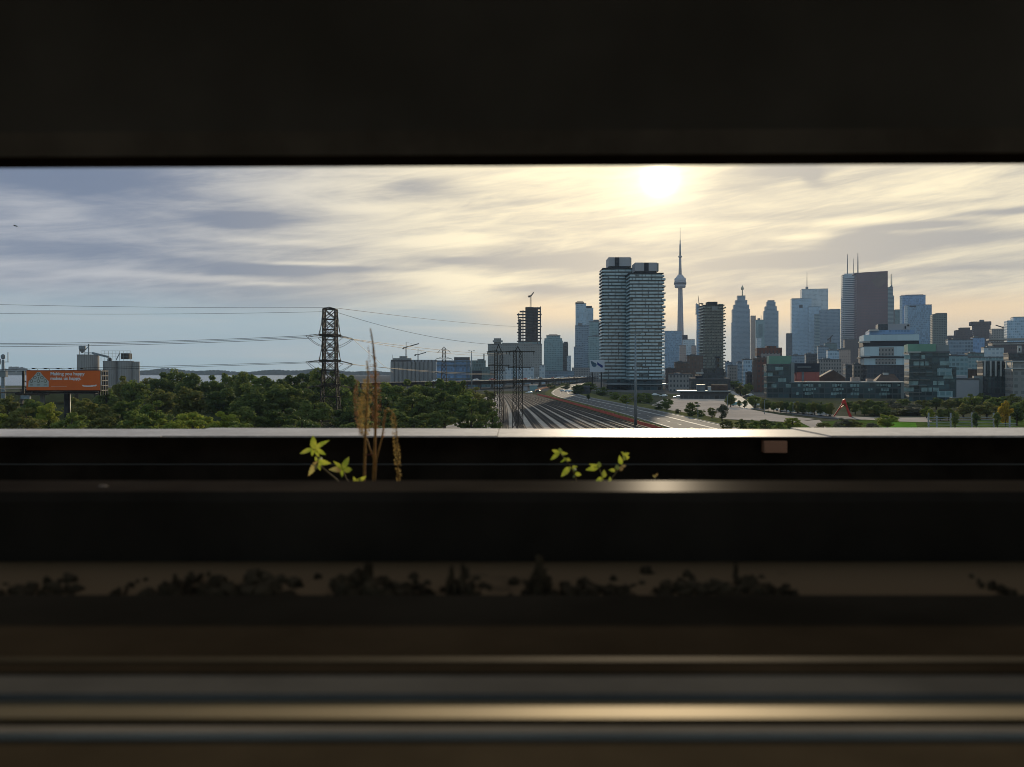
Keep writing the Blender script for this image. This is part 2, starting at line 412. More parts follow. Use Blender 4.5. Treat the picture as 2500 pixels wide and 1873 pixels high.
# clumps of silt and moss lying along the sill
dc = MB(); rd = random.Random(31)
for px, w_, h_ in ((40, 100, 24), (110, 90, 18), (275, 30, 22), (405, 46, 62), (395, 90, 20), (520, 160, 20), (640, 150, 16), (830, 70, 60), (880, 90, 76), (930, 110, 34), (985, 110, 18), (1100, 24, 84), (1122, 34, 70), (1145, 60, 30), (1318, 50, 112), (1312, 90, 44), (1430, 120, 18), (1520, 60, 15), (1650, 110, 18), (1745, 90, 22), (1830, 130, 40), (1850, 50, 56), (1900, 70, 24), (2470, 60, 24)):
    for _ in range(22):
        t = rd.gauss(0, .36); x = X(px + t * w_, .42) ; y = .2235 + abs(rd.gauss(0, .016)) - .006; hh = h_ * max(.12, 1 - abs(t) * 1.15) * rd.uniform(.15, .85) * .42 / F; rr_ = max(.0012, w_ * rd.uniform(.10, .24) * .42 / F)
        dc.tube([(x, y, zl - .001), (x + rd.uniform(-.3, .3) * rr_, y + rd.uniform(-.2, .2) * rr_, zl + hh * .6), (x + rd.uniform(-.6, .6) * rr_, y, zl + hh)], [rr_, rr_ * .8, rr_ * .6], 6)
tag(dc.build('silt_clumps', plain('damp_silt', (.055, .038, .022), .95, 0, .4, 40, 0), sill), kind='stuff')
# overhead beam
ob = thing('overhead_beam', 'broad black overhead beam closing off the top of the view', 'beam', (0, .4265, H + .1049))
b_ = MB(); s_ = .0042
def tilted(y0, y1, z0, z1, mat, nm):
    b = MB(); X0, X1 = -20, 20
    vs = []
    for x in (X0, X1):
        for y, z in ((y0, z0), (y1, z0), (y1, z1), (y0, z1)): vs.append((x, y, z + s_ * (x - .08)))
    b.add(vs, [(0, 1, 2, 3), (7, 6, 5, 4), (0, 4, 5, 1), (1, 5, 6, 2), (2, 6, 7, 3), (3, 7, 4, 0)]); return b.build(nm, mat, ob)
m_beam = plain('black_beam_paint', (.066, .049, .034), .9, 0, .35, 3.0, 0)
tilted(.004, .020, .012, .85, m_beam, 'web')
tilted(0.0, .0235, 0.0, .0119, plain('warm_lit_beam_edge', (.075, .052, .034), .7, 0, .3, 12.0, 0), 'bottom_flange')  # lighter brown on the flange paints in the warm light under the beam
tilted(-1.4, .06, .852, .88, m_beam, 'top_flange')

# ------------------------------------------------------------------ weeds in the gutter
rng = random.Random(5)
def leafmat(name, c1, c2, tr=.5):
    m, b = newmat(name); t = texco('Object'); n = noise(t, 90.0, 3); 
    o = V.nt.nodes['Material Output']; T = V.nt.nodes.new('ShaderNodeBsdfTranslucent'); mx = V.nt.nodes.new('ShaderNodeMixShader')
    cc = cmix(sstep(n, .35, .65), c1, c2); link(cc, b.inputs['Base Color']); b.inputs['Roughness'].default_value = .5
    link(cc, T.inputs[0]); mx.inputs[0].default_value = tr
    V.nt.links.new(b.outputs[0], mx.inputs[1]); V.nt.links.new(T.outputs[0], mx.inputs[2]); V.nt.links.new(mx.outputs[0], o.inputs[0]); return m
m_leaf = leafmat('fresh_weed_leaf', (.20, .27, .025), (.36, .38, .05), .6)
m_leafd = leafmat('fading_weed_leaf', (.30, .20, .08), (.42, .38, .12), .5)
m_stem = plain('weed_stem', (.16, .11, .045), .7, 0, .3, 60)
m_dry = plain('dry_golden_stem', (.34, .17, .045), .7, 0, .3, 80)
m_seed = leafmat('dry_golden_seeds', (.36, .24, .075), (.52, .38, .13), .45)
m_seedr = leafmat('rusty_seeds', (.27, .12, .055), (.38, .21, .09), .4)
GZ = H - .30
def leaf(base, tip, w, root, mat, nrm=None, serr=5):
    """a toothed, folded, slightly drooping leaf blade from base to tip (world points)"""
    b0 = Vector(base) - root.location; t0 = Vector(tip) - root.location; ax = t0 - b0; L = ax.length; a = ax.normalized()
    nrm = Vector(nrm or (rng.uniform(-.4, .4), -1, rng.uniform(-.2, .6))).normalized(); sd = a.cross(nrm).normalized(); nn = sd.cross(a)
    N = 12; mid = []; l = []; r = []
    for i in range(N + 1):
        t = i / N; pr = math.sin(math.pi * min(1, t ** .75)) ** .9 * w / 2 if 0 < t < 1 else 0
        pr *= 1 + (.16 if i % 2 else -.10)
        c_ = b0 + ax * t - nn * (L * .10 * t * t); mid.append(c_)
        l.append(c_ + sd * pr + nn * pr * .35 - a * pr * .15); r.append(c_ - sd * pr + nn * pr * .35 - a * pr * .15)
    m = MB(); m.add(mid + l + r, [(i, i + 1, N + 2 + i, N + 1 + i) for i in range(N)] + [(i + 1, i, 2 * N + 2 + i, 2 * N + 3 + i) for i in range(N)])
    return m.build('leaf', mat, root, True)
def weed(px, d, label, stems, leaves, group):
    r = P(px, HZ, d); root = thing('leafy_weed', label, 'weed', (r.x, d, GZ), group)
    for pts, r0, r1 in stems:
        q = [P(x, y, d + k * .004) - root.location for k, (x, y) in enumerate(pts)]
        q = [Vector((q[0].x, 0, 0))] + q; n = len(q)
        MB().tube(q, [r0 + (r1 - r0) * i / (n - 1) for i in range(n)], 6).build('stem', m_stem, root, True)
    for bx, by, tx_, ty, w, mk_ in leaves:
        dd = d + rng.uniform(-.012, .012)
        leaf(P(bx, by, d), P(tx_, ty, dd), w * d / F, root, m_leafd if mk_ else m_leaf)
    return root
weed(842, .98, 'bright green leafy weed with four leaf tufts, beside the dry golden stalks', 
     [([(846, 1192), (815, 1165), (787, 1142), (776, 1124), (768, 1098)], .0011, .0005), ([(868, 1190), (846, 1170), (838, 1148)], .0009, .0005), ([(874, 1192), (870, 1178)], .0007, .0005)],
     [(766, 1097, 764, 1062, 15, 0), (764, 1098, 728, 1106, 13, 0), (768, 1097, 801, 1074, 13, 0), (770, 1096, 796, 1111, 11, 0), (765, 1098, 761, 1114, 9, 0), (770, 1098, 779, 1117, 9, 0),
      (776, 1126, 752, 1163, 15, 1), (777, 1126, 806, 1132, 14, 0), (775, 1124, 768, 1115, 10, 0), (778, 1127, 780, 1151, 12, 0), (777, 1124, 788, 1116, 9, 0),
      (837, 1146, 852, 1113, 14, 0), (836, 1146, 815, 1126, 10, 0), (838, 1147, 862, 1147, 14, 0), (836, 1147, 834, 1166, 10, 0), (834, 1147, 804, 1146, 14, 1),
      (870, 1180, 892, 1164, 13, 0), (869, 1181, 863, 1164, 9, 0), (868, 1182, 856, 1184, 8, 1), (870, 1181, 882, 1184, 10, 0)], 'green weeds rooted in the gutter')
weed(1402, .96, 'small green weed leaning away from its twin, nearer the dry stalks', 
     [([(1412, 1196), (1407, 1172), (1396, 1143), (1380, 1122), (1366, 1104)], .0010, .0004)],
     [(1368, 1106, 1346, 1099, 10, 0), (1368, 1105, 1366, 1092, 9, 0), (1370, 1106, 1384, 1108, 9, 0), (1366, 1108, 1341, 1123, 11, 0), (1378, 1120, 1368, 1132, 8, 0), (1382, 1122, 1393, 1124, 9, 0), (1384, 1126, 1378, 1117, 7, 0),
      (1394, 1142, 1367, 1164, 16, 0), (1397, 1143, 1408, 1139, 9, 0), (1402, 1152, 1406, 1142, 8, 0), (1404, 1156, 1420, 1160, 10, 0), (1403, 1160, 1400, 1166, 7, 0), (1408, 1178, 1384, 1182, 12, 0), (1410, 1178, 1418, 1181, 11, 0)], 'green weeds rooted in the gutter')
weed(1480, .96, 'small green weed forked towards the sun, beside the sun glint on the rail',
     [([(1486, 1196), (1489, 1174), (1503, 1156), (1518, 1136), (1526, 1112)], .0010, .0004), ([(1480, 1196), (1473, 1172), (1464, 1146), (1458, 1138)], .0009, .0004)],
     [(1460, 1142, 1430, 1147, 13, 0), (1461, 1142, 1464, 1126, 11, 0), (1462, 1140, 1440, 1134, 9, 0), (1472, 1166, 1452, 1178, 13, 0), (1473, 1166, 1476, 1146, 13, 0), (1476, 1174, 1484, 1184, 10, 0), (1486, 1180, 1490, 1166, 11, 0),
      (1502, 1150, 1486, 1147, 9, 0), (1506, 1148, 1508, 1132, 11, 0), (1512, 1142, 1522, 1148, 11, 1), (1517, 1134, 1512, 1112, 11, 0), (1522, 1124, 1530, 1102, 11, 0), (1525, 1118, 1537, 1116, 10, 0), (1524, 1114, 1518, 1103, 8, 0), (1526, 1112, 1536, 1106, 7, 0), (1516, 1140, 1530, 1136, 8, 1)], 'green weeds rooted in the gutter')
sp = weed(1600, .80, 'tiny reddish sprout standing in the sun glint on the rail', [([(1600, 1196), (1599, 1172), (1602, 1160)], .0006, .0003)], [(1600, 1166, 1594, 1160, 4, 1), (1601, 1162, 1606, 1156, 4, 1)], 'green weeds rooted in the gutter')
# the dry, seeded dock-like weed
dw = .98; dr = P(905, HZ, dw); dock = thing('dry_weed', 'tall dry golden weed gone to seed, rising in front of the lattice pylon and wood', 'weed', (dr.x, dw, GZ))
def seedhead(pts, r0, dens, mat, sd, spread=1.0, size=2.9):
    dens *= 1.15
    """seeds crowded along a branch: small three-winged husks"""
    m = MB(); rr = random.Random(sd); q = [P(x, y, dw + dz_) - dock.location for x, y, dz_ in pts]
    mm = dw / F
    for i in range(len(q) - 1):
        n = int((q[i + 1] - q[i]).length / mm * dens)
        for k in range(n):
            t = rr.random(); tt = (i + t) / (len(q) - 1)
            c_ = q[i].lerp(q[i + 1], t); a = rr.uniform(0, 6.283); e = r0(tt) * mm * math.sqrt(rr.random()) * spread
            c_ = c_ + Vector((math.cos(a) * e, math.sin(a) * e, rr.uniform(-2, 2) * mm))
            s1 = size * mm * rr.uniform(.6, 1.3)
            ax = Vector((rr.uniform(-1, 1), rr.uniform(-1, 1), rr.uniform(-.2, 1.6))).normalized()
            sdv = ax.orthogonal().normalized()
            for w in range(3):
                dv_ = (sdv.cross(ax) * math.sin(w * 2.09) + sdv * math.cos(w * 2.09)) * s1 * .55
                m.add([c_ - ax * s1 * .6, c_ + dv_ * .9, c_ + ax * s1 * .6, c_ + dv_ * .05], [(0, 1, 2, 3)])
            if rr.random() < .25:
                m.tube([q[i].lerp(q[i + 1], t), c_], [.25 * mm, .15 * mm], 3)
    return m.build('seed_head', mat, dock)
def stalk(pts, r0, r1, mat):
    q = [P(x, y, dw + z) - dock.location for x, y, z in pts]; n = len(q)
    MB().tube(q, [(r0 + (r1 - r0) * i / (n - 1)) * dw / F for i in range(n)], 7).build('stalk', mat, dock, True)

m_tip = plain('dry_red_stem_tip', (.13, .045, .03), .7, 0, .3, 80)
stalk([(910, 1575, 0), (912, 1190, 0), (914, 1120, 0), (917, 1040, 0), (918, 960, 0), (916, 900, 0), (912, 850, .004), (907, 815, .004), (904, 802, .004)], 4.6, 1.3, m_dry)
stalk([(884, 1575, 0), (889, 1185, .01), (891, 1100, .012), (893, 1040, .012), (897, 990, .012), (899, 900, .014), (896, 880, .015)], 4.2, .8, m_dry)
stalk([(912, 1120, 0), (902, 1092, .004), (896, 1070, .006)], 2.0, 1.2, m_dry)
stalk([(914, 1575, 0), (914, 1200, 0), (919, 1120, -.004), (932, 1072, -.006), (940, 1020, -.006), (942, 1000, -.006)], 2.6, 1.2, m_dry)
stalk([(940, 1010, -.006), (952, 1002, -.008), (962, 1012, -.01), (968, 1050, -.012), (972, 1110, -.014), (972, 1178, -.014)], 1.6, 1.0, m_dry)
stalk([(893, 1112, .0), (900, 1110, 0), (912, 1110, 0)], 1.6, 1.6, m_tip)
seedhead([(904, 806, .004), (907, 830, .004), (911, 860, .004)], lambda t: 2.0 + t * 2, .55, m_tip, 1, 1, 1.8)
seedhead([(911, 855, .004), (914, 885, .002), (916, 912, 0)], lambda t: 3.5 + t * 5, 1.1, m_seedr, 2)
seedhead([(916, 905, 0), (918, 950, 0), (918, 1000, 0), (917, 1046, 0)], lambda t: 10 + 3 * math.sin(3.1 * t), 2.4, m_seedr, 3)
seedhead([(899, 845, .01), (902, 880, .01), (905, 925, .01)], lambda t: 1.5 + t * 3, .5, m_seedr, 4)
seedhead([(895, 880, .015), (897, 930, .014)], lambda t: 1 + t * 3, .5, m_seed, 5)
seedhead([(896, 925, .014), (893, 970, .013), (890, 1020, .012), (889, 1064, .01)], lambda t: 9 + 8 * math.sin(2.6 * t), 3.8, m_seed, 6)
seedhead([(872, 928, .02), (868, 965, .02), (870, 1015, .02), (882, 1060, .016)], lambda t: 4 + 3 * math.sin(3.1 * t), 1.5, m_seedr, 7)
seedhead([(882, 970, .02), (878, 1010, .02), (886, 1062, .016)], lambda t: 7, 2.0, m_seed, 8)
seedhead([(892, 1060, .012), (891, 1110, .012), (889, 1160, .01)], lambda t: 5 - 2.4 * t, .8, m_seed, 9)
seedhead([(940, 1000, -.006), (936, 1050, -.006), (934, 1070, -.006)], lambda t: 3.5, .9, m_seedr, 10)
seedhead([(942, 996, -.006), (956, 1002, -.008), (963, 1020, -.01)], lambda t: 4, .7, m_seed, 11)
seedhead([(958, 1010, -.01), (966, 1060, -.012), (970, 1110, -.014)], lambda t: 7 + 2 * t, 1.5, m_seed, 12)
seedhead([(968, 1090, -.014), (970, 1130, -.014), (974, 1160, -.014), (971, 1182, -.014)], lambda t: 10 - 5 * t, 1.7, m_seed, 13)
# ------------------------------------------------------------------ buildings
fac('steel', (0.198, 0.258, 0.318), (0.114, 0.168, 0.222), 3.8, 3.0, .62, .8)
fac('paleblue', (0.372, 0.480, 0.564), (0.252, 0.360, 0.462), 3.8, 2.6, .6, .7)
fac('glassband', (.36, .46, .50), (.42, .53, .57), 30.0, 4.0, 1.1, .96, .2, .08)
fac('white', (.44, .49, .52), (.31, .375, .43), 3.9, 3.4, .5, .6)
fac('bluegls', (0.204, 0.300, 0.396), (0.144, 0.240, 0.348), 3.8, 1.8, .8, .85, .15)
fac('deepblue', (0.180, 0.288, 0.456), (0.144, 0.252, 0.420), 3.8, 2.2, .7, .85, .2)
fac('teal', (.11, .17, .175), (.06, .12, .13), 3.2, 2.4, .7, .8, .15)
fac('tealpale', (0.228, 0.324, 0.342), (0.120, 0.210, 0.228), 3.1, 2.6, .6, .75, .15)
fac('greygreen', (.13, .15, .135), (.045, .06, .06), 3.0, 2.6, .55, .7, .2, .5)
fac('stone', (.25, .23, .215), (.05, .055, .06), 3.4, 2.4, .5, .45)
fac('pink', (.37, .275, .23), (.26, .20, .18), 3.6, 2.4, .5, .5)
fac('maroon', (.12, .050, .054), (.070, .034, .04), 7.6, 4.0, .5, .55, .3, .2)
fac('brown', (.10, .072, .07), (.045, .038, .042), 3.4, 2.2, .55, .55, .3, .4)
fac('brick', (.145, .060, .042), (.05, .045, .042), 3.5, 2.6, .5, .4, .3, .5)
fac('oldbrick', (.12, .075, .055), (.10, .085, .07), 3.5, 2.6, .5, .4, .3, .5)
fac('redpanel', (.36, .075, .055), (.33, .07, .05), 5.0, 6.0, .85, .9, .5, .12)
fac('navy', (.035, .042, .055), (.022, .03, .042), 3.4, 2.4, .7, .8, .2, .5)
fac('dark', (.05, .05, .052), (.025, .03, .034), 3.4, 2.6, .6, .7, .2, .6)
fac('stripes', (.56, .56, .56), (.03, .055, .085), 5.2, 60, .5, 1.1, .25, .1)
fac('tealstripe', (.20, .28, .30), (.05, .09, .11), 3.8, 60, .5, 1.1, .25, .1)
fac('darkgls', (.045, .062, .068), (.030, .055, .062), 3.1, 2.8, .75, .85, .12, .7)
fac('conc', (.24, .235, .22), (.17, .17, .165), 3.2, 3.0, .5, .5)
fac('silo', (.25, .235, .225), (.215, .20, .19), 4.0, 2.2, 1.1, .5, .8, .1)
m_roof = plain('grey_roofing', (.10, .10, .105), .9, 0, .25, .1)
m_roofl = plain('pale_roof_edge', (.42, .41, .39), .8, 0, .12, .2)
m_plant = plain('rooftop_plant_metal', (.15, .16, .17), .6, .2, .25, .2)
m_brownroof = plain('brown_roof', (.085, .055, .042), .9, 0, .25, .3)
m_greenp = plain('green_penthouse_glass', (.16, .29, .215), .3, 0, .12, .08)
m_greyp = plain('grey_panel', (.20, .215, .215), .6, 0, .12, .1)
m_navyp = plain('navy_cladding', (.022, .026, .036), .6, 0, .2, .1)
m_gold = plain('pale_spire_metal', (.40, .34, .22), .45, .4, .15, .2)
BLD = {}
def bld(name, label, cat, x0, x1, yt, dd, mat, dep=None, steps=(), boxes=(), roof=m_roof, ant=(), group=None, key=None):
    """steps: [(x0, x1, ytop)] from the widest up. boxes: (part, x0, x1, ytop, ybottom, material, setback, depth). ant: (px, ytop, ybase, px width)"""
    mt = FC[mat] if isinstance(mat, str) else mat
    w = (x1 - x0) / F * dd; dep = dep or max(18, w * .7); pm = (x0 + x1) / 2
    cx = X(pm, dd); az = math.atan2(cx, dd); res = math.tan(az * .3); r = thing(name, label, cat, (cx, dd, 0), group, -az * .7)
    def LX(px, sb): return (px - pm) / F * (dd + sb) + res * sb
    lv = [(x0, x1, yt)] + list(steps); mb = MB(); z0 = 0; tops = []
    for i, (a, b, y) in enumerate(lv):
        ins = .12 * dep * i / max(1, len(lv)); dpi = dep - 2 * ins
        A = max(LX(a, ins), LX(a, dep - ins)); B = min(LX(b, ins), LX(b, dep - ins))
        zt_ = Z(y, dd + ins); mb.box(A, B, ins, dep - ins, z0, zt_); z0 = zt_ - .3; tops.append((A, B, ins, dep - ins, zt_))
    mb.build('facade', mt, r)
    if roof:
        rb = MB(); A, B, ya, yb, zt_ = tops[-1]; e = .25
        rb.box(A - e, B + e, ya - e, yb + e, zt_ - .45, zt_ + .35); rb.build('roof', roof, r)
    for (pn, a, b, y0_, y1_, m_, sb, dp_) in boxes:
        q = MB(); q.box(LX(a, sb), LX(b, sb), sb, sb + dp_, Z(y1_, dd + sb), Z(y0_, dd + sb)); q.build(pn, FC[m_] if isinstance(m_, str) else m_, r)
    for (px, ya, yb, wd) in ant:
        q = MB(); d2 = dd + dep * .4; rr = wd / F * d2 / 2; zb_ = min(Z(yb, d2), tops[-1][4] - .2); xx = LX(px, dep * .4)
        q.tube([(xx, dep * .4, zb_), (xx, dep * .4, Z(ya, d2) - (Z(ya, d2) - zb_) * .4), (xx, dep * .4, Z(ya, d2))], [rr, rr * .8, rr * .4], 6); q.build('antenna', m_plant, r)
    if key: BLD[key] = (r, cx, dd, dep)
    return r
# ---- financial district, far off
D = 'office_tower'
bld(D, 'stepped grey tower crowned by a small beacon on a mast, beside the green balcony tower', 'skyscraper', 1785, 1830.5, 787, 2700, 'steel', 40,
    steps=[(1786.5, 1830, 755), (1789.5, 1828.5, 744), (1794, 1824, 733), (1799, 1819.5, 722)], key='beacon')
r, cx, dd, dep = BLD['beacon']; q = MB(); k = dd / F; bx = X(1809.4, dd + 20) - cx
q.lathe([(1.6 * k, Z(723, dd)), (1.2 * k, Z(707, dd)), (3.2 * k, Z(706, dd)), (3.6 * k, Z(702, dd)), (2.6 * k, Z(700, dd)), (1.0 * k, Z(697, dd)), (.3 * k, Z(695, dd))], 10, bx, 20); q.build('spire', m_gold, r)
bld(D, 'thin grey tower of stepped shoulders with a flat top, without any mast', 'skyscraper', 1863, 1900, 759, 2620, 'steel', 40, steps=[(1866, 1896, 748), (1870, 1893, 737), (1873, 1890.5, 733.5)])
bld('slab_tower', 'narrow pinkish slab tower between the two stepped grey towers', 'tower', 1832, 1845, 771, 2750, 'pink', 30)
bld('slab_tower', 'teal windowed block with a ragged roof between the pinkish slab and the flat stepped tower', 'tower', 1844, 1866, 781, 2560, 'tealpale', 30, boxes=[('rooftop_box', 1850, 1856, 777, 782, m_plant, 8, 8), ('window', 1852, 1861.5, 792, 822, 'teal', -.6, 1.0)], ant=[(1858, 770, 781, 1.6)])
bld('slab_tower', 'pale narrow stair tower below the teal windowed block', 'tower', 1845.5, 1858.5, 825, 2000, 'white', 20)
bld(D, 'dark slab tower beside the pale blue towers', 'tower', 1919, 1934, 814, 2300, 'navy', 30)
bld(D, 'pale blue tower with a small square emblem near its top', 'skyscraper', 1931, 1980, 728.5, 2480, 'paleblue', 45, steps=[], boxes=[('emblem', 1951.5, 1959.5, 744, 752, m_navyp, -.5, 1)], key='emb')
bld(D, 'tall smooth white tower with one thin mast on its roof', 'skyscraper', 1955, 2020, 705.5, 2700, 'white', 60, ant=[(1971, 664, 705, 1.8)], boxes=[('mast_base', 1968, 1974, 700, 706, m_plant, 10, 10)])
bld(D, 'pale lower tower in front of the white one, its roof cut into steps', 'tower', 1974, 2003, 748, 2440, 'paleblue', 30)
bld(D, 'grey tower with faint vertical ribs, standing below the white tower', 'tower', 2000, 2050.5, 756, 2350, 'steel', 40, steps=[(2022, 2050, 755.2)])
bld('slab_tower', 'dark striped slab squeezed in front of the ribbed grey tower', 'tower', 1988, 2001, 767, 2300, 'tealstripe', 25)
bld(D, 'tall tower banded in white and blue stripes, with twin masts on its roof', 'skyscraper', 2054, 2088, 671, 2450, 'stripes', 42,
    boxes=[('corner_column', 2085.5, 2088.3, 667.5, 930, 'white', -.8, 3), ('corner_column', 2061, 2062.4, 673, 930, 'white', -.8, 3), ('crown', 2062, 2086, 668, 679, 'white', -.5, 8)], ant=[(2069, 621, 672, 2.6), (2083, 632, 672, 1.5), (2093, 619, 668, 3.0)])
# the wine red tower with a notched top
r = bld(D, 'broad wine red tower with a slanting notched roofline', 'skyscraper', 2088.5, 2164.5, 665, 2360, 'maroon', 60, roof=None, key='red')
r, cx, dd, dep = BLD['red']; q = MB(); xs_ = [2088.5, 2108, 2164.5]
for a, b, ya, yb in ((2088.5, 2108, 667, 664.6), (2108, 2138, 664.6, 663.6), (2138, 2164.5, 663.6, 663)):
    z0 = Z(665.2, dd); A, B = X(a, dd) - cx, X(b, dd) - cx
    q.add([(A, 0, z0), (B, 0, z0), (B, dep, z0), (A, dep, z0), (A, 0, Z(ya, dd)), (B, 0, Z(yb, dd)), (B, dep, Z(yb, dd)), (A, dep, Z(ya, dd))], [(0, 3, 2, 1), (4, 5, 6, 7), (0, 1, 5, 4), (1, 2, 6, 5), (2, 3, 7, 6), (3, 0, 4, 7)])
q.build('parapet', FC['maroon'], r)
q = MB(); A = X(2126, dd) - cx; q.add([(X(2127, dd) - cx, -.7, Z(686, dd)), (X(2154, dd) - cx, -.7, Z(666, dd)), (X(2162, dd) - cx, -.7, Z(667, dd)), (X(2162, dd) - cx, -.7, Z(690, dd)), (X(2144, dd) - cx, -.7, Z(705, dd)), (X(2138, dd) - cx, -.7, Z(700, dd))], [(0, 5, 4, 3, 2, 1)])
q.build('notch', plain('brown_stone_notch', (.135, .085, .07), .6, 0, .15, .05), r)
bld('rooftop_tower', 'teal striped tower with a horned mast, half hidden by the wine red tower', 'skyscraper', 2160, 2182, 722, 2550, 'tealstripe', 40, steps=[(2162, 2179.5, 702)], key='horn')
r, cx, dd, dep = BLD['horn']; q = MB(); pr = [(2164, 703), (2170, 701), (2174, 698.5), (2176.6, 694), (2177, 668), (2178, 668), (2178.6, 695), (2179.3, 703)]
n = len(pr); q.add([(X(a, dd) - cx, 6, Z(y, dd)) for a, y in pr] + [(X(a, dd) - cx, 30, Z(y, dd)) for a, y in pr], [tuple(range(n))[::-1], tuple(range(n, 2 * n))] + [(i, n + i, n + (i + 1) % n, (i + 1) % n)[::-1] for i in range(n)]); q.build('horn', FC['teal'], r)
bld('slab_tower', 'dark green block between the horned tower and the blue slab', 'tower', 2182, 2200, 756, 2250, 'teal', 30)
bld(D, 'blue slab tower with an end wall coloured as sunlit, taller of the two blue ones', 'skyscraper', 2199, 2257, 721, 1950, 'deepblue', 30, boxes=[('end_wall', 2199.5, 2205, 723, 900, 'white', -.6, 4), ('rooftop_box', 2212, 2252, 719.5, 722, m_plant, 5, 15)])  # white end_wall puts the sun on the slab's side into its colour
bld(D, 'lower blue slab tower with a dark sign line, in front of the taller blue one', 'skyscraper', 2211, 2272, 744.5, 1750, 'bluegls', 30, boxes=[('end_wall', 2211.5, 2218, 746, 900, 'white', -.6, 4), ('sign', 2222, 2237, 746.5, 749.5, m_navyp, -.3, .6)])  # its white end_wall likewise has sunlight put into the colour
bld('apartment_tower', 'grey green balcony tower just past the blue slabs', 'tower', 2273, 2310.5, 767, 1500, 'greygreen', 26, steps=[(2282, 2310, 765)])
bld('apartment_tower', 'brown round shouldered tower with a wider crown', 'tower', 2375, 2416, 790, 1600, 'brown', 26, boxes=[('crown', 2373.5, 2417.5, 785, 794, 'brown', -.8, 27), ('rooftop_box', 2393, 2402, 781, 786, m_plant, 8, 8)])
bld('apartment_tower', 'brown purple block of three roof levels, below the brown crowned tower', 'tower', 2312, 2371, 819, 1550, 'brown', 26, steps=[(2330, 2370, 806), (2340, 2366, 800.5)])
bld('apartment_block', 'mauve stone block with stepped corner, next to the far crane', 'apartment block', 2418, 2460, 803, 1400, 'stone', 26)
bld('apartment_tower', 'pale blue block with a square rooftop box at the edge of the view', 'tower', 2456, 2530, 782, 1300, 'paleblue', 30, steps=[(2470, 2530, 774)])
# ---- middle distance, harbour side
bld('apartment_tower', 'pale glass tower with a dark roof band, tallest of the cluster beside the twin towers', 'tower', 1405, 1431, 741, 1750, 'paleblue', 26, boxes=[('roof_band', 1405, 1426, 738, 742, m_navyp, -.3, 20), ('rooftop_rail', 1409, 1424, 735.4, 736.2, m_plant, 6, 6)])
bld('apartment_tower', 'pale glass tower with clipped shoulder behind the tallest of the glass cluster', 'tower', 1429, 1448.5, 752, 1780, 'paleblue', 26, boxes=[('roof_band', 1431, 1445, 747, 752.6, m_navyp, 2, 16)])
bld('apartment_tower', 'dark teal tower forming the base block under the tallest glass tower', 'tower', 1404, 1438, 795, 1600, 'steel', 26, boxes=[('rooftop_box', 1411, 1422, 789, 796, m_plant, 4, 10)])
bld('apartment_tower', 'teal tower with a dark edge and rooftop rail, tucked against the twin towers', 'tower', 1438.5, 1466, 785, 1650, 'tealpale', 26, boxes=[('edge_wall', 1461.5, 1466.4, 790, 925, m_navyp, -.5, 3), ('rooftop_box', 1449, 1462, 780.5, 786, m_plant, 5, 10)])
bld('apartment_tower', 'teal lower tower above the white blue billboard', 'tower', 1436, 1475, 821, 1450, 'tealpale', 26, boxes=[('rooftop_box', 1448, 1462, 818.5, 822, m_plant, 5, 10)])
bld('apartment_block', 'small blue grey block at the foot of the glass cluster', 'apartment block', 1401, 1424, 847, 1400, 'steel', 22)
bld('apartment_tower', 'broad glass tower with clipped corners past the unfinished tower', 'tower', 1328, 1374, 832, 1450, 'tealpale', 28, steps=[(1329, 1372.5, 826), (1334, 1368, 819)], boxes=[('rooftop_rail', 1340, 1361, 816.4, 817.2, m_plant, 6, 8)])
bld('apartment_block', 'dark sided block leaning on the broad glass tower', 'apartment block', 1371, 1387, 838, 1500, 'dark', 26, steps=[(1376, 1386, 835)])
bld('grain_mill', 'old grey grain mill slab with a square head house, behind the portal masts', 'mill', 1191, 1323, 840, 1150, 'conc', 30,
    boxes=[('head_house', 1206, 1223, 826, 841, 'conc', 4, 12), ('head_house_deck', 1203, 1227, 831, 835, 'conc', 2, 16), ('roof_lip', 1225, 1300, 837.2, 841, 'conc', -.4, 10)])
bld('apartment_block', 'thin white block of stacked balconies beyond the elevated road', 'apartment block', 1384, 1394, 869, 1350, 'white', 20)
bld('warehouse', 'low teal roofed shed between the tall light mast and the grain mill', 'warehouse', 1148, 1196, 896, 820, 'teal', 30, steps=[(1150, 1186, 880), (1166, 1182, 878)], boxes=[('chimney', 1180, 1183, 864, 890, m_conc, 10, 2), ('loading_bay', 1150, 1176, 905, 925, m_navyp, -.4, 2)])
bld('warehouse', 'pale low shed with a jutting roof in front of the grain mill', 'warehouse', 1184, 1232, 905, 840, 'white', 24, boxes=[('canopy', 1180, 1212, 906, 910, m_roofl, -6, 6)])
bld('apartment_block', 'whitish podium block of square windows below the unfinished tower', 'apartment block', 1234, 1304, 896, 1050, 'white', 24, boxes=[('bay', 1252, 1258, 899, 925, 'tealpale', -1, 2)])
bld('apartment_block', 'white end gable with black window slots beside the unfinished tower', 'apartment block', 1317, 1331, 891, 1040, 'white', 20)
bld('apartment_block', 'long grey podium below the glass towers beyond the elevated road', 'apartment block', 1331, 1402, 906, 1250, 'steel', 24)
bld('apartment_block', 'low grey block behind the white blue billboard', 'apartment block', 1396, 1480, 898, 1300, 'stone', 24)
bld('apartment_tower', 'plain blue glass slab between the twin towers and the needle tower', 'tower', 1622, 1664, 808, 2000, 'bluegls', 30)
bld('slab_tower', 'white gridded block to the sunny side of the needle tower', 'tower', 1667, 1696, 829, 1900, 'white', 26, boxes=[('rooftop_box', 1667, 1679, 818, 830, m_navyp, 8, 14)])
bld('apartment_block', 'pinkish block at the foot of the needle tower', 'apartment block', 1659, 1675, 843, 1800, 'pink', 20)
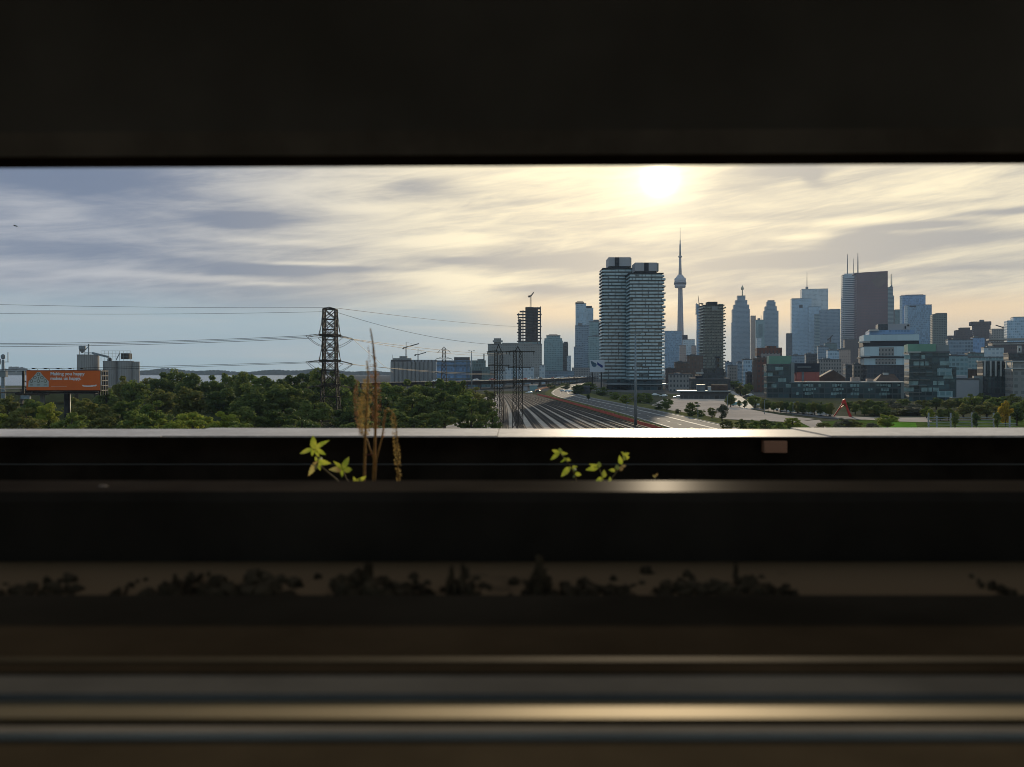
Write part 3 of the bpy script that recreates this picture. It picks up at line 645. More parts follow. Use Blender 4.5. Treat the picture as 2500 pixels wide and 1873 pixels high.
bld('apartment_block', 'pinkish block at the foot of the slant topped tower', 'apartment block', 1688, 1706, 844, 1780, 'pink', 20)
# slant topped blue tower
bld('apartment_tower', 'slim blue tower with a curved slanting top, behind the green balcony tower', 'tower', 1700, 1722, 765, 1500, 'bluegls', 24, roof=None, key='slant')
r, cx, dd, dep = BLD['slant']; q = MB(); pr = [(1700, 766), (1700, 740), (1705, 744), (1711, 750), (1716, 759), (1722, 766)]
n = len(pr); q.add([(X(a, dd) - cx, 0.02, Z(y, dd)) for a, y in pr] + [(X(a, dd) - cx, dep, Z(y, dd)) for a, y in pr], [tuple(range(n)), tuple(range(n, 2 * n))[::-1]] + [(i, n + i, n + (i + 1) % n, (i + 1) % n) for i in range(n)]); q.build('crown', FC['bluegls'], r)
# ---- needle tower with a pod
k = 3200 / F; nr = thing('observation_tower', 'needle shaped concrete observation tower with a round pod and a tapering mast', 'tower', (X(1660.5, 3200), 3200, 0))
def lat(nm, prof, mat, n=24, lobes=0, amp=0): q = MB(); q.lathe([(w * k, Z(y, 3200)) for y, w in prof], n, 0, 0, lobes, amp); return q.build(nm, mat, nr, True)
m_cn = plain('tower_concrete', (.30, .27, .27), .8, 0, .1, .01)
lat('shaft', [(929.4, 9), (840, 8.2), (810, 7.4), (760, 6.3), (703, 5.0)], m_cn, 36, 3, .16)
lat('pod', [(704, 5.2), (702.6, 12.6), (699, 13.6), (696.5, 12.8), (695.5, 14.5), (689, 14.8), (687.5, 13.4), (683, 14.2), (680, 13.6), (678, 10.5), (676.5, 9.6), (671, 5.5)], plain('pod_cladding', (.36, .36, .39), .5, .1, .1, .02))
lat('pod_windows', [(694.6, 14.95), (690.5, 15.05), (690.4, 14.6), (694.5, 14.5)], m_navyp)
lat('pod_band', [(701.6, 13.1), (700.4, 13.5), (700.3, 13.0), (701.5, 12.6)][::1], m_plant)
lat('pod_rim', [(688.6, 14.2), (686.8, 13.75), (686.7, 13.2), (688.5, 13.6)], m_navyp)
lat('upper_shaft', [(676, 4.2), (650, 3.2), (628, 2.7)], m_cn)
lat('sky_pod', [(629.5, 2.9), (628, 4.6), (625.5, 4.6), (624, 2.2)], m_cn)
lat('mast', [(625, 2.3), (597, 1.9), (596.8, 1.35), (587, 1.2), (586.8, .7), (570, .5), (556, .35)], m_galv, 8)
lat('lift_strip', [(705, 1.0), (820, 1.3), (929, 1.3)][::-1], m_cn, 6).location = (1.2 * k, -6.2 * k, 0)
# ---- balcony towers built floor by floor
m_bal = plain('balcony_slab', (.17, .17, .165), .7, 0, .15, .3)
m_glz = plain('pale_balcony_glass', (.36, .47, .505), .28, 0, .10, .15, .6)
m_glzg = plain('greenish_balcony_glass', (.15, .175, .15), .3, 0, .25, .3, .6)
def balcony_tower(name, label, x0, x1, yt, yb, dd, dep, core, fh, out, rail_h, rail_m, gap, sd, teeth=(1, 1), mech=(), bay=5.2, low=None):
    rr = random.Random(sd); cx = X((x0 + x1) / 2, dd); r = thing(name, label, 'tower', (cx, dd, 0))
    A, B = X(x0, dd) - cx, X(x1, dd) - cx; zt, zb = Z(yt, dd), Z(yb, dd)
    q = MB(); q.box(A, B, out, dep, zb - 1, zt - .3); q.build('facade', core, r)
    q = MB(); q.box(A - 1.2, B + 1.2, out - 1.4, dep + .6, zt - .28, zt + .35); q.build('roof', m_navyp, r)
    n = int((zt - zb) / fh); fh = (zt - zb) / n
    for i in range(n):
        z = zb + i * fh; L = A - (teeth[0] if i % 1 == 0 else 0); Rr = B + teeth[1] * (1.0 if i % 2 else .62)
        s_ = MB(); s_.box(L, Rr, 0, dep, z - .12, z + .13); bal = s_.build('balcony', m_bal, r)
        g_ = MB(); x = L + .1
        while x < Rr - 1.0:
            w_ = bay * rr.choice((.5, 1, 1, 1, 1.5)); e = min(x + w_ - (gap * rr.uniform(.6, 1.3)), Rr - .1)
            if rr.random() > .02: g_.box(x, e, .03, .12, z + .14, z + rail_h * (1 if rr.random() > .12 else .8))
            x += w_
        g_.box(L + .02, L + .10, .2, dep * .9, z + .14, z + rail_h * .8); g_.box(Rr - .10, Rr - .02, .2, dep * .9, z + .14, z + rail_h * .8)
        g_.build('railing', rail_m, bal)
    for (pn, a, b, ya, yb_, m_, sb, dp_) in mech:
        q = MB(); q.box(X(a, dd) - cx, X(b, dd) - cx, sb, sb + dp_, Z(yb_, dd), Z(ya, dd)); q.build(pn, m_, r)
    if low:
        q = MB(); q.box(X(low[0], dd) - cx, X(low[1], dd) - cx, -3, dep + 2, 0, zb - 1.02); q.build('podium', FC['darkgls'], r)
        for a, b, yy in low[2]:
            q = MB(); q.box(X(a, dd) - cx, X(b, dd) - cx, -4.2, dep, Z(yy, dd) - .5, Z(yy, dd) + .4); q.build('canopy', m_greyp, r)
    return r
m_mech = plain('grey_mechanical_box', (.33, .33, .35), .5, .1, .08, .05)
fac('twincore', (.165, .21, .225), (.10, .14, .155), 2.62, 2.6, .8, .8, .15, .5)
balcony_tower('apartment_tower', 'taller twin balcony tower, stepped behind its twin, with a grey box on the roof', 1475, 1553, 655, 925, 712, 26, FC['twincore'], 2.62, 1.5, 1.52, m_glz, .55, 3, (1.8, .2),
    [('mechanical_box', 1487, 1541, 627, 649, m_mech, 3, 20), ('louvre', 1502, 1513, 627.2, 648.8, m_navyp, 2.8, .18), ('roof_edge', 1490, 1540, 649, 654, m_navyp, 4, 18), ('mechanical_box_return', 1537.5, 1544, 628, 651, m_greyp, 6, 18)], 5.4, (1480, 1552, []))
balcony_tower('apartment_tower', 'shorter twin balcony tower in front, with a grey box on its roof and jagged balconies', 1539, 1617, 667, 927, 690, 24, FC['twincore'], 2.62, 1.5, 1.52, m_glz, .55, 4, (.6, 2.6),
    [('mechanical_box', 1552, 1606, 640, 661, m_mech, 3, 18), ('louvre', 1574, 1585, 640.2, 660.8, m_navyp, 2.8, .18), ('roof_edge', 1555, 1604, 661, 666, m_navyp, 4, 16), ('mechanical_box_return', 1606.1, 1610, 641, 661, m_greyp, 4, 16)], 5.0, (1540, 1616, [(1486, 1636, 938), (1534, 1622, 926)]))
balcony_tower('apartment_tower', 'grey green balcony tower with sun catching its balcony ends', 1721, 1767, 745, 905, 900, 26, FC['greygreen'], 2.9, 1.4, 1.3, m_glzg, 1.2, 6, (2.0, 2.4),
    [('mechanical_box', 1731, 1754, 736, 744.6, m_navyp, 4, 12), ('roof_rail', 1757, 1768, 741.5, 744.6, m_glzg, 3, 14), ('mechanical_box', 1738, 1752, 748, 757, m_greyp, -.2, 1.3)], 3.6, (1716, 1772, []))
# ---- unfinished tower
dd = 1300; ur = thing('unfinished_tower', 'dark unfinished concrete tower of bare floor slabs under a crane', 'tower', (X(1292, dd), dd, 0)); cx = X(1292, dd)
m_wet = plain('raw_dark_concrete', (.085, .075, .072), .85, 0, .2, .1)
def ux(px): return X(px, dd) - cx
q = MB(); q.box(ux(1283), ux(1303), 6, 20, 0, Z(749, dd)); q.box(ux(1266), ux(1273), 4, 18, 0, Z(779, dd)); q.build('core', m_wet, ur)
q = MB(); q.box(ux(1303.2), ux(1312), 3, 16, 0, Z(752, dd)); q.build('core', plain('dark_rust_concrete', (.07, .045, .042), .85, 0, .2, .1), ur)
levels = [(1264, 764), (1271, 760), (1276, 757), (1279, 754), (1284, 749)]
fl = 0; zz_ = 6.0
while zz_ < Z(748.5, dd):
    left = 1264
    for lx, ly in levels:
        if zz_ > Z(ly, dd): left = lx + 5
    top = zz_ > Z(756, dd)
    q = MB(); q.box(ux(left - (1.8 if fl % 3 == 0 else 0)), ux(1321 + (1.6 if fl % 4 == 1 else 0)), 0, 24, zz_, zz_ + .9 + (.8 if top else 0)); q.build('floor_slab', m_wet, ur)
    zz_ += 4.4; fl += 1
for px, yt_ in ((1266.5, 764), (1277, 757), (1320, 748), (1312.5, 750)):
    for yy in (1.0, 22.0):
        q = MB(); q.box(ux(px) - .6, ux(px) + .6, yy, yy + 1, 0, Z(yt_, dd)); q.build('column', m_wet, ur)
q = MB(); q.box(ux(1267), ux(1318), 1.5, 5, 0, Z(835, dd)); q.build('glazing', FC['tealpale'], ur)
# ---- nearer city, sunny side
bld('brick_block', 'tall red brick block with a blank attic and lower wing, behind the green topped flats', 'brick block', 1849, 1909, 870, 640, 'brick', 24, boxes=[('attic', 1849, 1908, 849, 869, 'brick', .4, 20), ('attic', 1872, 1895, 845, 850, 'brick', 3, 14), ('window_row', 1858, 1904, 863, 873, 'stone', -.4, .6)])
bld('brick_block', 'red brick wing with pale balconies, below the blank brick attic', 'brick block', 1840, 1882, 876, 610, 'brick', 20, boxes=[('bay', 1838, 1848, 880, 960, 'oldbrick', -1, 4), ('roof_lip', 1839, 1882, 875, 879, 'oldbrick', -.5, 6)])
def green_flats(lbl, x0, x1, yt, yb, dd, gx0, gx1, gy, extra, sd):
    rr = random.Random(sd); r = bld('apartment_block', lbl, 'apartment block', x0, x1, yt, dd, 'darkgls', 20, boxes=[('penthouse', gx0, gx1, gy, yt - 1, m_greenp, 1.5, 15)] + extra)
    cx = X((x0 + x1) / 2, dd); z = Z(yt, dd) - 3.2; i = 0
    while z > 3:
        q = MB(); x = X(x0, dd) - cx
        while x < X(x1, dd) - cx - 2:
            w_ = rr.choice((2.0, 3.0, 4.5))
            if rr.random() < .42: q = MB(); q.box(x, x + w_ - .4, -.25, .05, z, z + 1.9); q.build('window', m_glzw, r)
            x += w_
        q = MB(); a_ = rr.uniform(0, .5); q.box(X(x0, dd) - cx, X(x0 + (x1 - x0) * (.35 + a_ * .6), dd) - cx, -1.5, -.02, z - .45, z - .25); q.build('balcony', m_bal, r)
        z -= 3.1
    return r
m_glzw = plain('pale_window_glass', (.17, .255, .255), .2, 0, .4, .35, .6)
green_flats('dark glass flats topped by a flat green penthouse, beside the red block', 1866, 1937, 890, 965, 480, 1878, 1931, 869, [('roof_edge', 1930, 1938, 885, 968, m_greyp, -.4, 4)], 11)
bld('warehouse', 'bright red walled block with a black upper storey', 'warehouse', 1939, 1999, 889, 570, 'redpanel', 24, boxes=[('upper_storey', 1938.5, 1999.5, 887, 908, m_navyp, -.4, 24), ('downpipe', 1958, 1963, 908.2, 945, m_plant, -.4, .8), ('skylight', 1948, 1980, 895, 897.5, m_greyp, -1, .6)])
lr = bld('apartment_block', 'long low dark glass block with a pale roof line, behind the young tree row', 'apartment block', 1934, 2204, 934, 470, 'darkgls', 18, roof=None, boxes=[('roof_line', 1975, 2204, 931.5, 934, m_roofl, -.6, 16), ('roof_line', 1934, 1976, 933, 935, m_plant, -.5, 16), ('end_wall', 2190, 2206, 934.2, 977, m_greyp, -.3, 16), ('gatehouse', 1944, 1966, 973, 984, m_greyp, -6, 6), ('rooftop_box', 2078, 2098, 921, 932, 'pink', 4, 6), ('rooftop_box', 2114, 2128, 925, 932, 'pink', 4, 6)], key='long')
r, cx, dd, dep = BLD['long']; rr = random.Random(8)
for row, yy in enumerate((938, 948, 958.5)):
    px = 1942
    while px < 2186:
        w_ = rr.choice((4, 5, 6))
        blockon = (int((px - 1942) / 22) * 7 + 3) % 5 < 2 or rr.random() < .12
        if blockon:
            q = MB(); q.box(X(px, dd) - cx, X(px + w_, dd) - cx, -.25, .1, Z(yy + 6.5 + rr.choice((0, 0, -2)), dd), Z(yy, dd)); q.build('window', m_glzw, r)
        px += w_ + 1.2
# white banded institutional block
bld('institute_block', 'broad white and blue banded block with stacked setbacks and a white roof box', 'institute', 2108, 2240, 891, 700, 'navy', 40, roof=None, boxes=[
    ('window_band', 2114, 2212, 874, 891, 'glassband', -.8, 30), ('floor_edge', 2108, 2214, 871, 874, m_navyp, -2, 40), ('window_band', 2114, 2224, 846, 869, 'glassband', -.8, 30),
    ('recess', 2112, 2238, 832.4, 845.6, m_navyp, .4, 34), ('window_band', 2113, 2238, 817, 832, 'glassband', -1.2, 36), ('recess', 2126, 2228, 806, 816.6, 'deepblue', 1, 30), ('roof_box', 2146, 2168, 791, 805.6, 'navy', 4, 18),
    ('roof_box', 2168.4, 2218, 791, 805.6, m_mech, 3.6, 18), ('ledge', 2103, 2128, 833, 836, m_roofl, -3, 10), ('ledge', 2103, 2128, 868, 871, m_roofl, -3, 10), ('ledge', 2126, 2148, 804, 808, m_roofl, -1, 10), ('stain_panel', 2148, 2182, 848, 868, 'stone', -1.0, .18), ('stain_panel', 2140, 2186, 876, 890, 'stone', -1.0, .18), ('emblem', 2212, 2216, 793, 797, m_navyp, 3.2, .3), ('emblem', 2206, 2209, 797, 803, m_navyp, 3.2, .3)])
green_flats('dark stepped flats with a broad green penthouse, beside the white tent roof', 2212, 2312, 860, 968, 420, 2220, 2283, 840, [('penthouse_wing', 2283.5, 2312, 842, 859, m_greyp, 2, 14), ('roof_line', 2219, 2250, 858, 861, m_roofl, -.8, 3), ('side_wing', 2306, 2328, 896, 970, 'darkgls', 1, 16), ('bay', 2286, 2318, 899, 917, 'tealpale', -.7, 3), ('bay', 2286, 2320, 955, 970, 'tealpale', -.7, 3)], 12)
for zz_i in range(9):
    pass
r = bld('office_block', 'black block with tall white fin frames, near the yellow tree', 'office block', 2390, 2462, 882, 470, 'navy', 20, boxes=[('frame', 2391, 2410, 880, 882.5, m_roofl, -1, 4), ('side_block', 2383, 2402, 918, 970, m_greyp, -3, 6)] + [('fin', px, px + 3.4, 881, 919, m_roofl, -1.4, 1.4) for px in (2405, 2418, 2429, 2440, 2451)] + [('dark_pane', px, px + 8, 884 + (px % 7), 960, 'darkgls', -.5, .6) for px in (2412, 2425, 2436, 2446)])
bld('office_block', 'pale grey ribbed block at the very edge, behind the yellow tree', 'office block', 2461, 2560, 881, 440, 'conc', 24, boxes=[('frame', 2461, 2560, 881, 884, m_roofl, -.6, 2), ('frame', 2461, 2520, 898, 901, m_roofl, -.6, 2), ('pier', 2462, 2464.5, 884, 899, m_roofl, -.5, 1), ('pier', 2474, 2476, 884, 899, m_roofl, -.5, 1)])
bld('apartment_block', 'unfinished brown block of open floors above the pale ribbed block', 'apartment block', 2420, 2540, 836, 900, 'brown', 30, boxes=[('slab', 2422, 2540, 826, 830, m_conc, -1, 20), ('slab', 2430, 2540, 838, 841, m_conc, -1, 6)])
bld('brick_block', 'dark block carrying a pale square sign on its roof', 'brick block', 2456, 2545, 862, 560, 'dark', 20, boxes=[('sign', 2486, 2495, 844, 861.5, m_roofl, 2, .6), ('sign_mark', 2489, 2492, 850, 857, m_brownroof, 1.8, .18)])
bld('tent_hall', 'white sided low hall with a pale roof, behind the park trees', 'hall', 2318, 2386, 925, 470, m_mech, 16, boxes=[('roof_ridge', 2330, 2360, 917, 926, m_mech, 3, 8)])
bld('warehouse', 'brown roofed long shed behind the white sided hall', 'warehouse', 2322, 2404, 902, 640, m_brownroof, 26, boxes=[('roof_light', 2360, 2372, 899, 903, m_roofl, 2, 4)])
CL = 'apartment_block'
for a in (
 (CL, 'grey blue flats below the brown purple block', 2312, 2372, 829, 1000, 'steel'), (CL, 'teal banded flats between the green penthouse and the fin framed block', 2330, 2450, 872, 760, 'tealpale'),
 (CL, 'blue flats with a dark top below the brown crowned tower', 2371, 2402, 824, 1050, 'deepblue'), (CL, 'pale terrace of flats with a dark middle bay, in front of the blue flats', 2398, 2448, 848, 850, 'white'),
 (CL, 'low white office with a lit sign beside the green penthouse', 2310, 2360, 868, 620, 'tealpale'), (CL, 'dark bay block between the blue flats and the pale terrace', 2358, 2400, 862, 820, 'teal'),
 (CL, 'plum coloured block below the striped tower', 2060, 2105, 829, 1500, 'brown'), (CL, 'small beige block in front of the plum coloured one', 2045, 2076, 853, 1100, 'pink'), (CL, 'pale blue block of dark windows below the ribbed grey tower', 2018, 2048, 855, 1050, 'paleblue'),
 (CL, 'dark teal crane topped block below the white tower', 2012, 2042, 838, 1700, 'teal'), (CL, 'grey mauve block filling in behind the red walled block', 1995, 2022, 846, 1300, 'steel'), (CL, 'navy square block just above the red walled block', 1965, 1994, 864, 1000, 'navy'),
 (CL, 'pale stepped block below the emblem tower', 1928, 1966, 868, 1150, 'steel'), (CL, 'brown grey block in front of the navy square block', 1996, 2052, 878, 850, 'stone'), (CL, 'navy glass office left of the white banded block', 2059, 2080, 891, 720, 'navy'),
 (CL, 'grey office of square windows at the foot of the white banded block', 2079, 2112, 889, 730, 'stone'), (CL, 'mauve block between the plum block and the white banded block', 2096, 2116, 850, 1200, 'brown'),
 (CL, 'pale flats between the stepped beacon tower and the brick wing', 1812, 1842, 878, 900, 'paleblue'), (CL, 'grey block with a black roof tank beside the pale flats', 1798, 1816, 884, 1000, 'steel'), (CL, 'stone block behind the street trees', 1776, 1800, 893, 950, 'stone'),
 (CL, 'blue grey block filling the gap beside the stepped beacon tower', 1770, 1788, 884, 1400, 'steel'), (CL, 'low dark brick block at the corner by the street trees', 1820, 1844, 910, 640, 'dark'),
 ('brick_block', 'old tan brick mill with sunlit roof edges beside the green balcony tower', 1676, 1716, 868, 800, 'oldbrick'), ('brick_block', 'old brick mill of dark openings below the white gridded block', 1646, 1682, 884, 760, 'oldbrick'), ('brick_block', 'small mauve brick mill next to the twin towers', 1624, 1650, 900, 740, 'brown'),
 ('brick_block', 'low tan brick range in front of the old mills', 1632, 1690, 914, 640, 'stone')):
    bld(a[0], a[1], 'block', a[2], a[3], a[4], a[5], a[6], boxes=[('rooftop_box', a[2] + (a[3] - a[2]) * .25, a[2] + (a[3] - a[2]) * .55, a[4] - 3.2, a[4] + 1, m_plant, 4, 6)], group='mid-rise blocks of the old town')
# old distillery with its chimney stack and long dark roofs
bld('distillery_shed', 'long dark brick shed with a hipped black roof under the green balcony tower', 'warehouse', 1683, 1782, 925, 500, 'dark', 30, boxes=[('loft', 1716, 1768, 900, 926, 'dark', 8, 14), ('roof', 1700, 1716, 916, 926, m_navyp, 4, 10), ('skylight', 1700, 1718, 909, 912.5, m_roofl, 7, 3)])
q_ = thing('chimney_stack', 'square dark brick chimney stack with a stepped base by the distillery shed', 'chimney', (X(1752, 540), 540, 0)); q = MB(); s1 = 540 / F
q.box(-4.2 * s1, 4.2 * s1, 0, 2, 0, Z(874, 540)); q.build('shaft', FC['dark'], q_); q = MB(); q.box(-5 * s1, 5 * s1, -.25, 2.25, Z(874.5, 540) + .01, Z(871, 540)); q.build('cap', m_navyp, q_)
q = MB(); q.add([(-14 * s1, -3, 0), (14 * s1, -3, 0), (14 * s1, -.02, 0), (-14 * s1, -.02, 0), (-6 * s1, -2, Z(912, 540)), (6 * s1, -2, Z(912, 540)), (6 * s1, -.02, Z(912, 540)), (-6 * s1, -.02, Z(912, 540))], [(0, 1, 5, 4), (1, 2, 6, 5), (2, 3, 7, 6), (3, 0, 4, 7), (4, 5, 6, 7)]); q.build('base', FC['dark'], q_)
bld('distillery_shed', 'low grey roofed platform building along the pale paved lot', 'warehouse', 1660, 1782, 958, 455, 'dark', 14, roof=None, boxes=[('roof', 1655, 1784, 954, 957, m_greyp, -1.4, 15), ('roof_hump', 1702, 1722, 939, 956, m_plant, 3, 8), ('roof_hump', 1738, 1776, 940, 956, m_brownroof, 3, 8), ('roof_light', 1728, 1736, 944, 956, m_roofl, 3, 3)])
bld('brick_block', 'gabled brown brick hall behind the long low glass block', 'hall', 1996, 2062, 922, 600, m_brownroof, 20, roof=None, key='gable')
r, cx, dd, dep = BLD['gable']; q = MB(); pr = [(2000, 922.5), (2034, 903), (2062, 922.5)]
q.add([(X(a, dd) - cx, 0.01, Z(y, dd)) for a, y in pr] + [(X(a, dd) - cx, dep, Z(y, dd)) for a, y in pr], [(0, 2, 1), (3, 4, 5), (0, 1, 4, 3), (1, 2, 5, 4)]); q.build('gable_roof', m_brownroof, r)
q = MB(); q.bar((X(2012, dd) - cx, -.2, Z(915.6, dd)), (X(2033, dd) - cx, -.2, Z(903.2, dd)), .5); q.build('barge_board', m_roofl, r)
bld('brick_block', 'hipped brown roofed hall with a bright skylight, behind the long low block', 'hall', 2140, 2196, 930, 560, m_brownroof, 20, roof=None, key='hip')
r, cx, dd, dep = BLD['hip']; q = MB(); A = [X(p_, dd) - cx for p_ in (2140, 2196, 2156, 2186)]; z0, z1 = Z(930.5, dd), Z(914, dd)
q.add([(A[0], 0, z0), (A[1], 0, z0), (A[1], dep, z0), (A[0], dep, z0), (A[2], 8, z1), (A[3], 8, z1), (A[3], 12, z1), (A[2], 12, z1)], [(0, 1, 5, 4), (1, 2, 6, 5), (2, 3, 7, 6), (3, 0, 4, 7), (4, 5, 6, 7)]); q.build('hipped_roof', m_brownroof, r)
q = MB(); q.box(X(2160, dd) - cx, X(2172, dd) - cx, 6, 9, z1 - .6, z1 + 1.0); q.build('skylight', m_roofl, r)
# ---- harbour side works
def silo(lbl, cyl, yt, yb_d, extras, name='silo'):
    dd = yb_d; cx = X(sum(c[0] for c in cyl) / len(cyl), dd); r = thing(name, lbl, 'silo', (cx, dd, 0))
    for px, hw, y in cyl:
        q = MB(); rad = hw / F * dd; q.lathe([(rad, 0), (rad, Z(y, dd) - .6), (rad * 1.02, Z(y, dd) - .6), (rad * 1.02, Z(y, dd))], 24, X(px, dd) - cx, 0 if hw > 8 else 1); q.build('drum', FC['silo'], r)
    return r, cx, dd
r, cx, dd = silo('single broad concrete silo with a dust hopper on its roof, behind the orange billboard', [(215.5, 25, 866)], 0, 800, ())
k = dd / F; q = MB(); q.lathe([(2 * k, Z(862, dd)), (6 * k, Z(856, dd)), (8 * k, Z(852, dd)), (8 * k, Z(845, dd)), (6 * k, Z(844, dd))], 12, X(201, dd) - cx, 0); q.build('hopper', m_galv, r)
for px in (194, 207): q = MB(); q.bar((X(px, dd) - cx, 0, Z(866.5, dd)), (X(px, dd) - cx, 0, Z(848, dd)), .4); q.build('leg', m_galv, r)
q = MB(); q.bar((X(216.5, dd) - cx, 0, Z(866, dd)), (X(216.5, dd) - cx, 0, Z(840, dd)), .9); q.bar((X(208, dd) - cx, 0, Z(855, dd)), (X(216, dd) - cx, 0, Z(846, dd)), .5); q.build('elevator_leg', m_galv, r)
q = MB(); q.bar((X(210, dd) - cx, -2, Z(862, dd)), (X(228, dd) - cx, -2, Z(862, dd)), 1.4, .8); q.bar((X(228, dd) - cx, -2, Z(862, dd)), (X(268, dd) - cx, -2, Z(872, dd)), 1.6, 1.8); q.build('conveyor', m_galv, r)
r, cx, dd = silo('pair of fat concrete silos joined under a railed roof, beside the single silo', [(271.5, 18.5, 881.5), (307, 18.5, 881.5), (332, 8.5, 883)], 0, 800, ())
k = dd / F; q = MB(); q.lathe([(5 * k, Z(882, dd)), (5 * k, Z(876, dd)), (2 * k, Z(873, dd))], 10, X(270, dd) - cx, -2); q.build('hopper', m_rust, r)
q = MB(); q.box(X(300, dd) - cx, X(319, dd) - cx, -4, 3, Z(877, dd), Z(863, dd)); q.build('plant_room', m_rust, r)
q = MB()
for px in (253, 262, 271, 280, 289, 298, 307, 316, 324): q.bar((X(px, dd) - cx, -5, Z(882, dd)), (X(px, dd) - cx, -5, Z(857, dd)), .22)
for y in (857, 863, 870): q.bar((X(253, dd) - cx, -5, Z(y, dd)), (X(324, dd) - cx, -5, Z(y, dd)), .2)
q.bar((X(288, dd) - cx, -4, Z(880, dd)), (X(297, dd) - cx, -4, Z(862, dd)), .6); q.build('roof_frame', m_galv, r)
el = thing('grain_elevator', 'long row of joined concrete grain silos with a head house, past the dark wood', 'grain elevator', (X(1008, 900), 900, 0)); cx = X(1008, 900); dd = 900
for i in range(11):
    q = MB(); hw = 5.2; px = 957.5 + i * 10.25; q.lathe([(hw / F * dd, 0), (hw / F * dd, Z(883, dd))], 16, X(px, dd) - cx, 3); q.build('drum', FC['silo'], el)
q = MB(); q.box(X(953, dd) - cx, X(1065, dd) - cx, 3.2, 12, Z(884, dd), Z(878.5, dd)); q.build('gallery', m_wet, el)
for i in range(7):
    q = MB(); px = 1004 + i * 8.5; q.box(X(px, dd) - cx, X(px + 5.5, dd) - cx, 2.6, 3.1, Z(882.6, dd), Z(880, dd)); q.build('gallery_window', m_mech, el)
q = MB(); q.box(X(958, dd) - cx, X(1002, dd) - cx, 3.4, 12, Z(879, dd), Z(874.5, dd)); q.box(X(974, dd) - cx, X(992, dd) - cx, 4, 11, Z(875, dd), Z(869.5, dd)); q.build('head_house', FC['conc'], el)
q = MB(); q.bar((X(957, dd) - cx, 5, Z(879, dd)), (X(957, dd) - cx, 5, Z(866, dd)), .3); q.build('aerial', m_galv, el)
fr = thing('concrete_frame', 'blue grey building with a white concrete frame, next to the long grain silos', 'building', (X(1108, 850), 850, 0)); cx = X(1108, 850); dd = 850
q = MB(); q.box(X(1066, dd) - cx, X(1147, dd) - cx, 1, 24, 0, Z(880, dd)); q.build('facade', FC['deepblue'], fr)
for y in (881.5, 891, 909, 924): q = MB(); q.box(X(1065, dd) - cx, X(1149, dd) - cx, -.4, .95, Z(y + 1.2, dd), Z(y - .8, dd)); q.build('floor_edge', m_greyp, fr)
for px in (1110, 1139, 1147): q = MB(); q.box(X(px, dd) - cx, X(px + 2, dd) - cx, -.8, -.41, 0, Z(880, dd)); q.build('pier', m_greyp, fr)
q = MB(); q.box(X(1108, dd) - cx, X(1146, dd) - cx, 4, 16, Z(880.5, dd), Z(872, dd)); q.build('rooftop_box', m_wet, fr)
# ------------------------------------------------------------------ railway yard
tr_n = 9
def lerp(a, b, t): return a + (b - a) * t
def track_x(i, y):
    near = lerp(-2, 32.0, i / (tr_n - 1)); far = lerp(-7.5, 12.5, i / (tr_n - 1))      # at 221 m and 531 m
    t = (y - 221) / 310; return lerp(near, far, t) - .8 * math.sin(max(0, min(1, t)) * math.pi) * (1 - i / (tr_n - 1)) * -1.5
lab = ['first railway track, nearest the dark wood', 'second railway track out from the wood', 'third railway track out from the wood', 'fourth railway track out from the wood', 'middle railway track of the yard', 'fourth railway track in from the red fence', 'third railway track in from the red fence', 'second railway track in from the red fence', 'railway track right beside the red fence']
for i in range(tr_n):
    t = thing('railway_track', lab[i] + ', on dark ballast', 'railway track', (track_x(i, 221), 221, .06), 'tracks of the rail yard'); ox = track_x(i, 221)
    ys = list(range(150, 560, 10)); bed = MB(); r1 = MB(); r2 = MB(); sl_ = MB()
    for a, b in zip(ys, ys[1:]):
        xa, xb = track_x(i, a) - ox, track_x(i, b) - ox
        bed.add([(xa - 1.25, a - 221, .02), (xa + 1.25, a - 221, .02), (xb + 1.25, b - 221, .02), (xb - 1.25, b - 221, .02), (xa - .9, a - 221, .16), (xa + .9, a - 221, .16), (xb + .9, b - 221, .16), (xb - .9, b - 221, .16)], [(0, 4, 7, 3), (4, 5, 6, 7), (5, 1, 2, 6)])
        for rb, o in ((r1, -.72), (r2, .72)): rb.bar((xa + o, a - 221, .36), (xb + o, b - 221, .36), .09, .17)
        for k_ in range(5):
            f_ = k_ / 5; x = lerp(xa, xb, f_); y = lerp(a, b, f_) - 221; sl_.box(x - 1.2, x + 1.2, y - .3, y + .3, .12, .25)
    bed.build('ballast_bed', m_bed, t); r1.build('rail', m_steel, t); r2.build('rail', m_steel, t)
    s_ = sl_.build('sleepers', m_wet, t); s_['kind'] = 'stuff'
# red barrier fence along the outer track
m_red = plain('red_barrier_mesh', (.46, .085, .055), .7, 0, .2, .5)
fp = [GP(1600, 1050), GP(1560, 1038), GP(1500, 1019), GP(1440, 1001), GP(1390, 986), GP(1345, 973.5), GP(1312, 966)]
fp = [(fp[0][0] + 3.5, 150)] + fp
rfn = thing('barrier_fence', 'long red barrier fence between the tracks and the road', 'fence', (fp[3][0], fp[3][1], 0)); ox, oy = fp[3]
q = MB(); pq = MB()
for a, b in zip(fp, fp[1:]):
    q.bar((a[0] - ox, a[1] - oy, .72), (b[0] - ox, b[1] - oy, .62), .05, .9); n = max(1, int(math.dist(a, b) / 6))
    for k_ in range(n): pq.bar((lerp(a[0], b[0], k_ / n) - ox + .1, lerp(a[1], b[1], k_ / n) - oy, 0), (lerp(a[0], b[0], k_ / n) - ox + .1, lerp(a[1], b[1], k_ / n) - oy, 1.5), .1)
q.build('mesh_panel', m_red, rfn); pq.build('posts', m_dark, rfn)['kind'] = 'stuff'
f2 = [GP(1306, 957), GP(1326, 950), GP(1349, 945)]; q = MB()
o_ = thing('barrier_fence', 'short orange red barrier at the far end of the yard', 'fence', (f2[1][0], f2[1][1], 0))
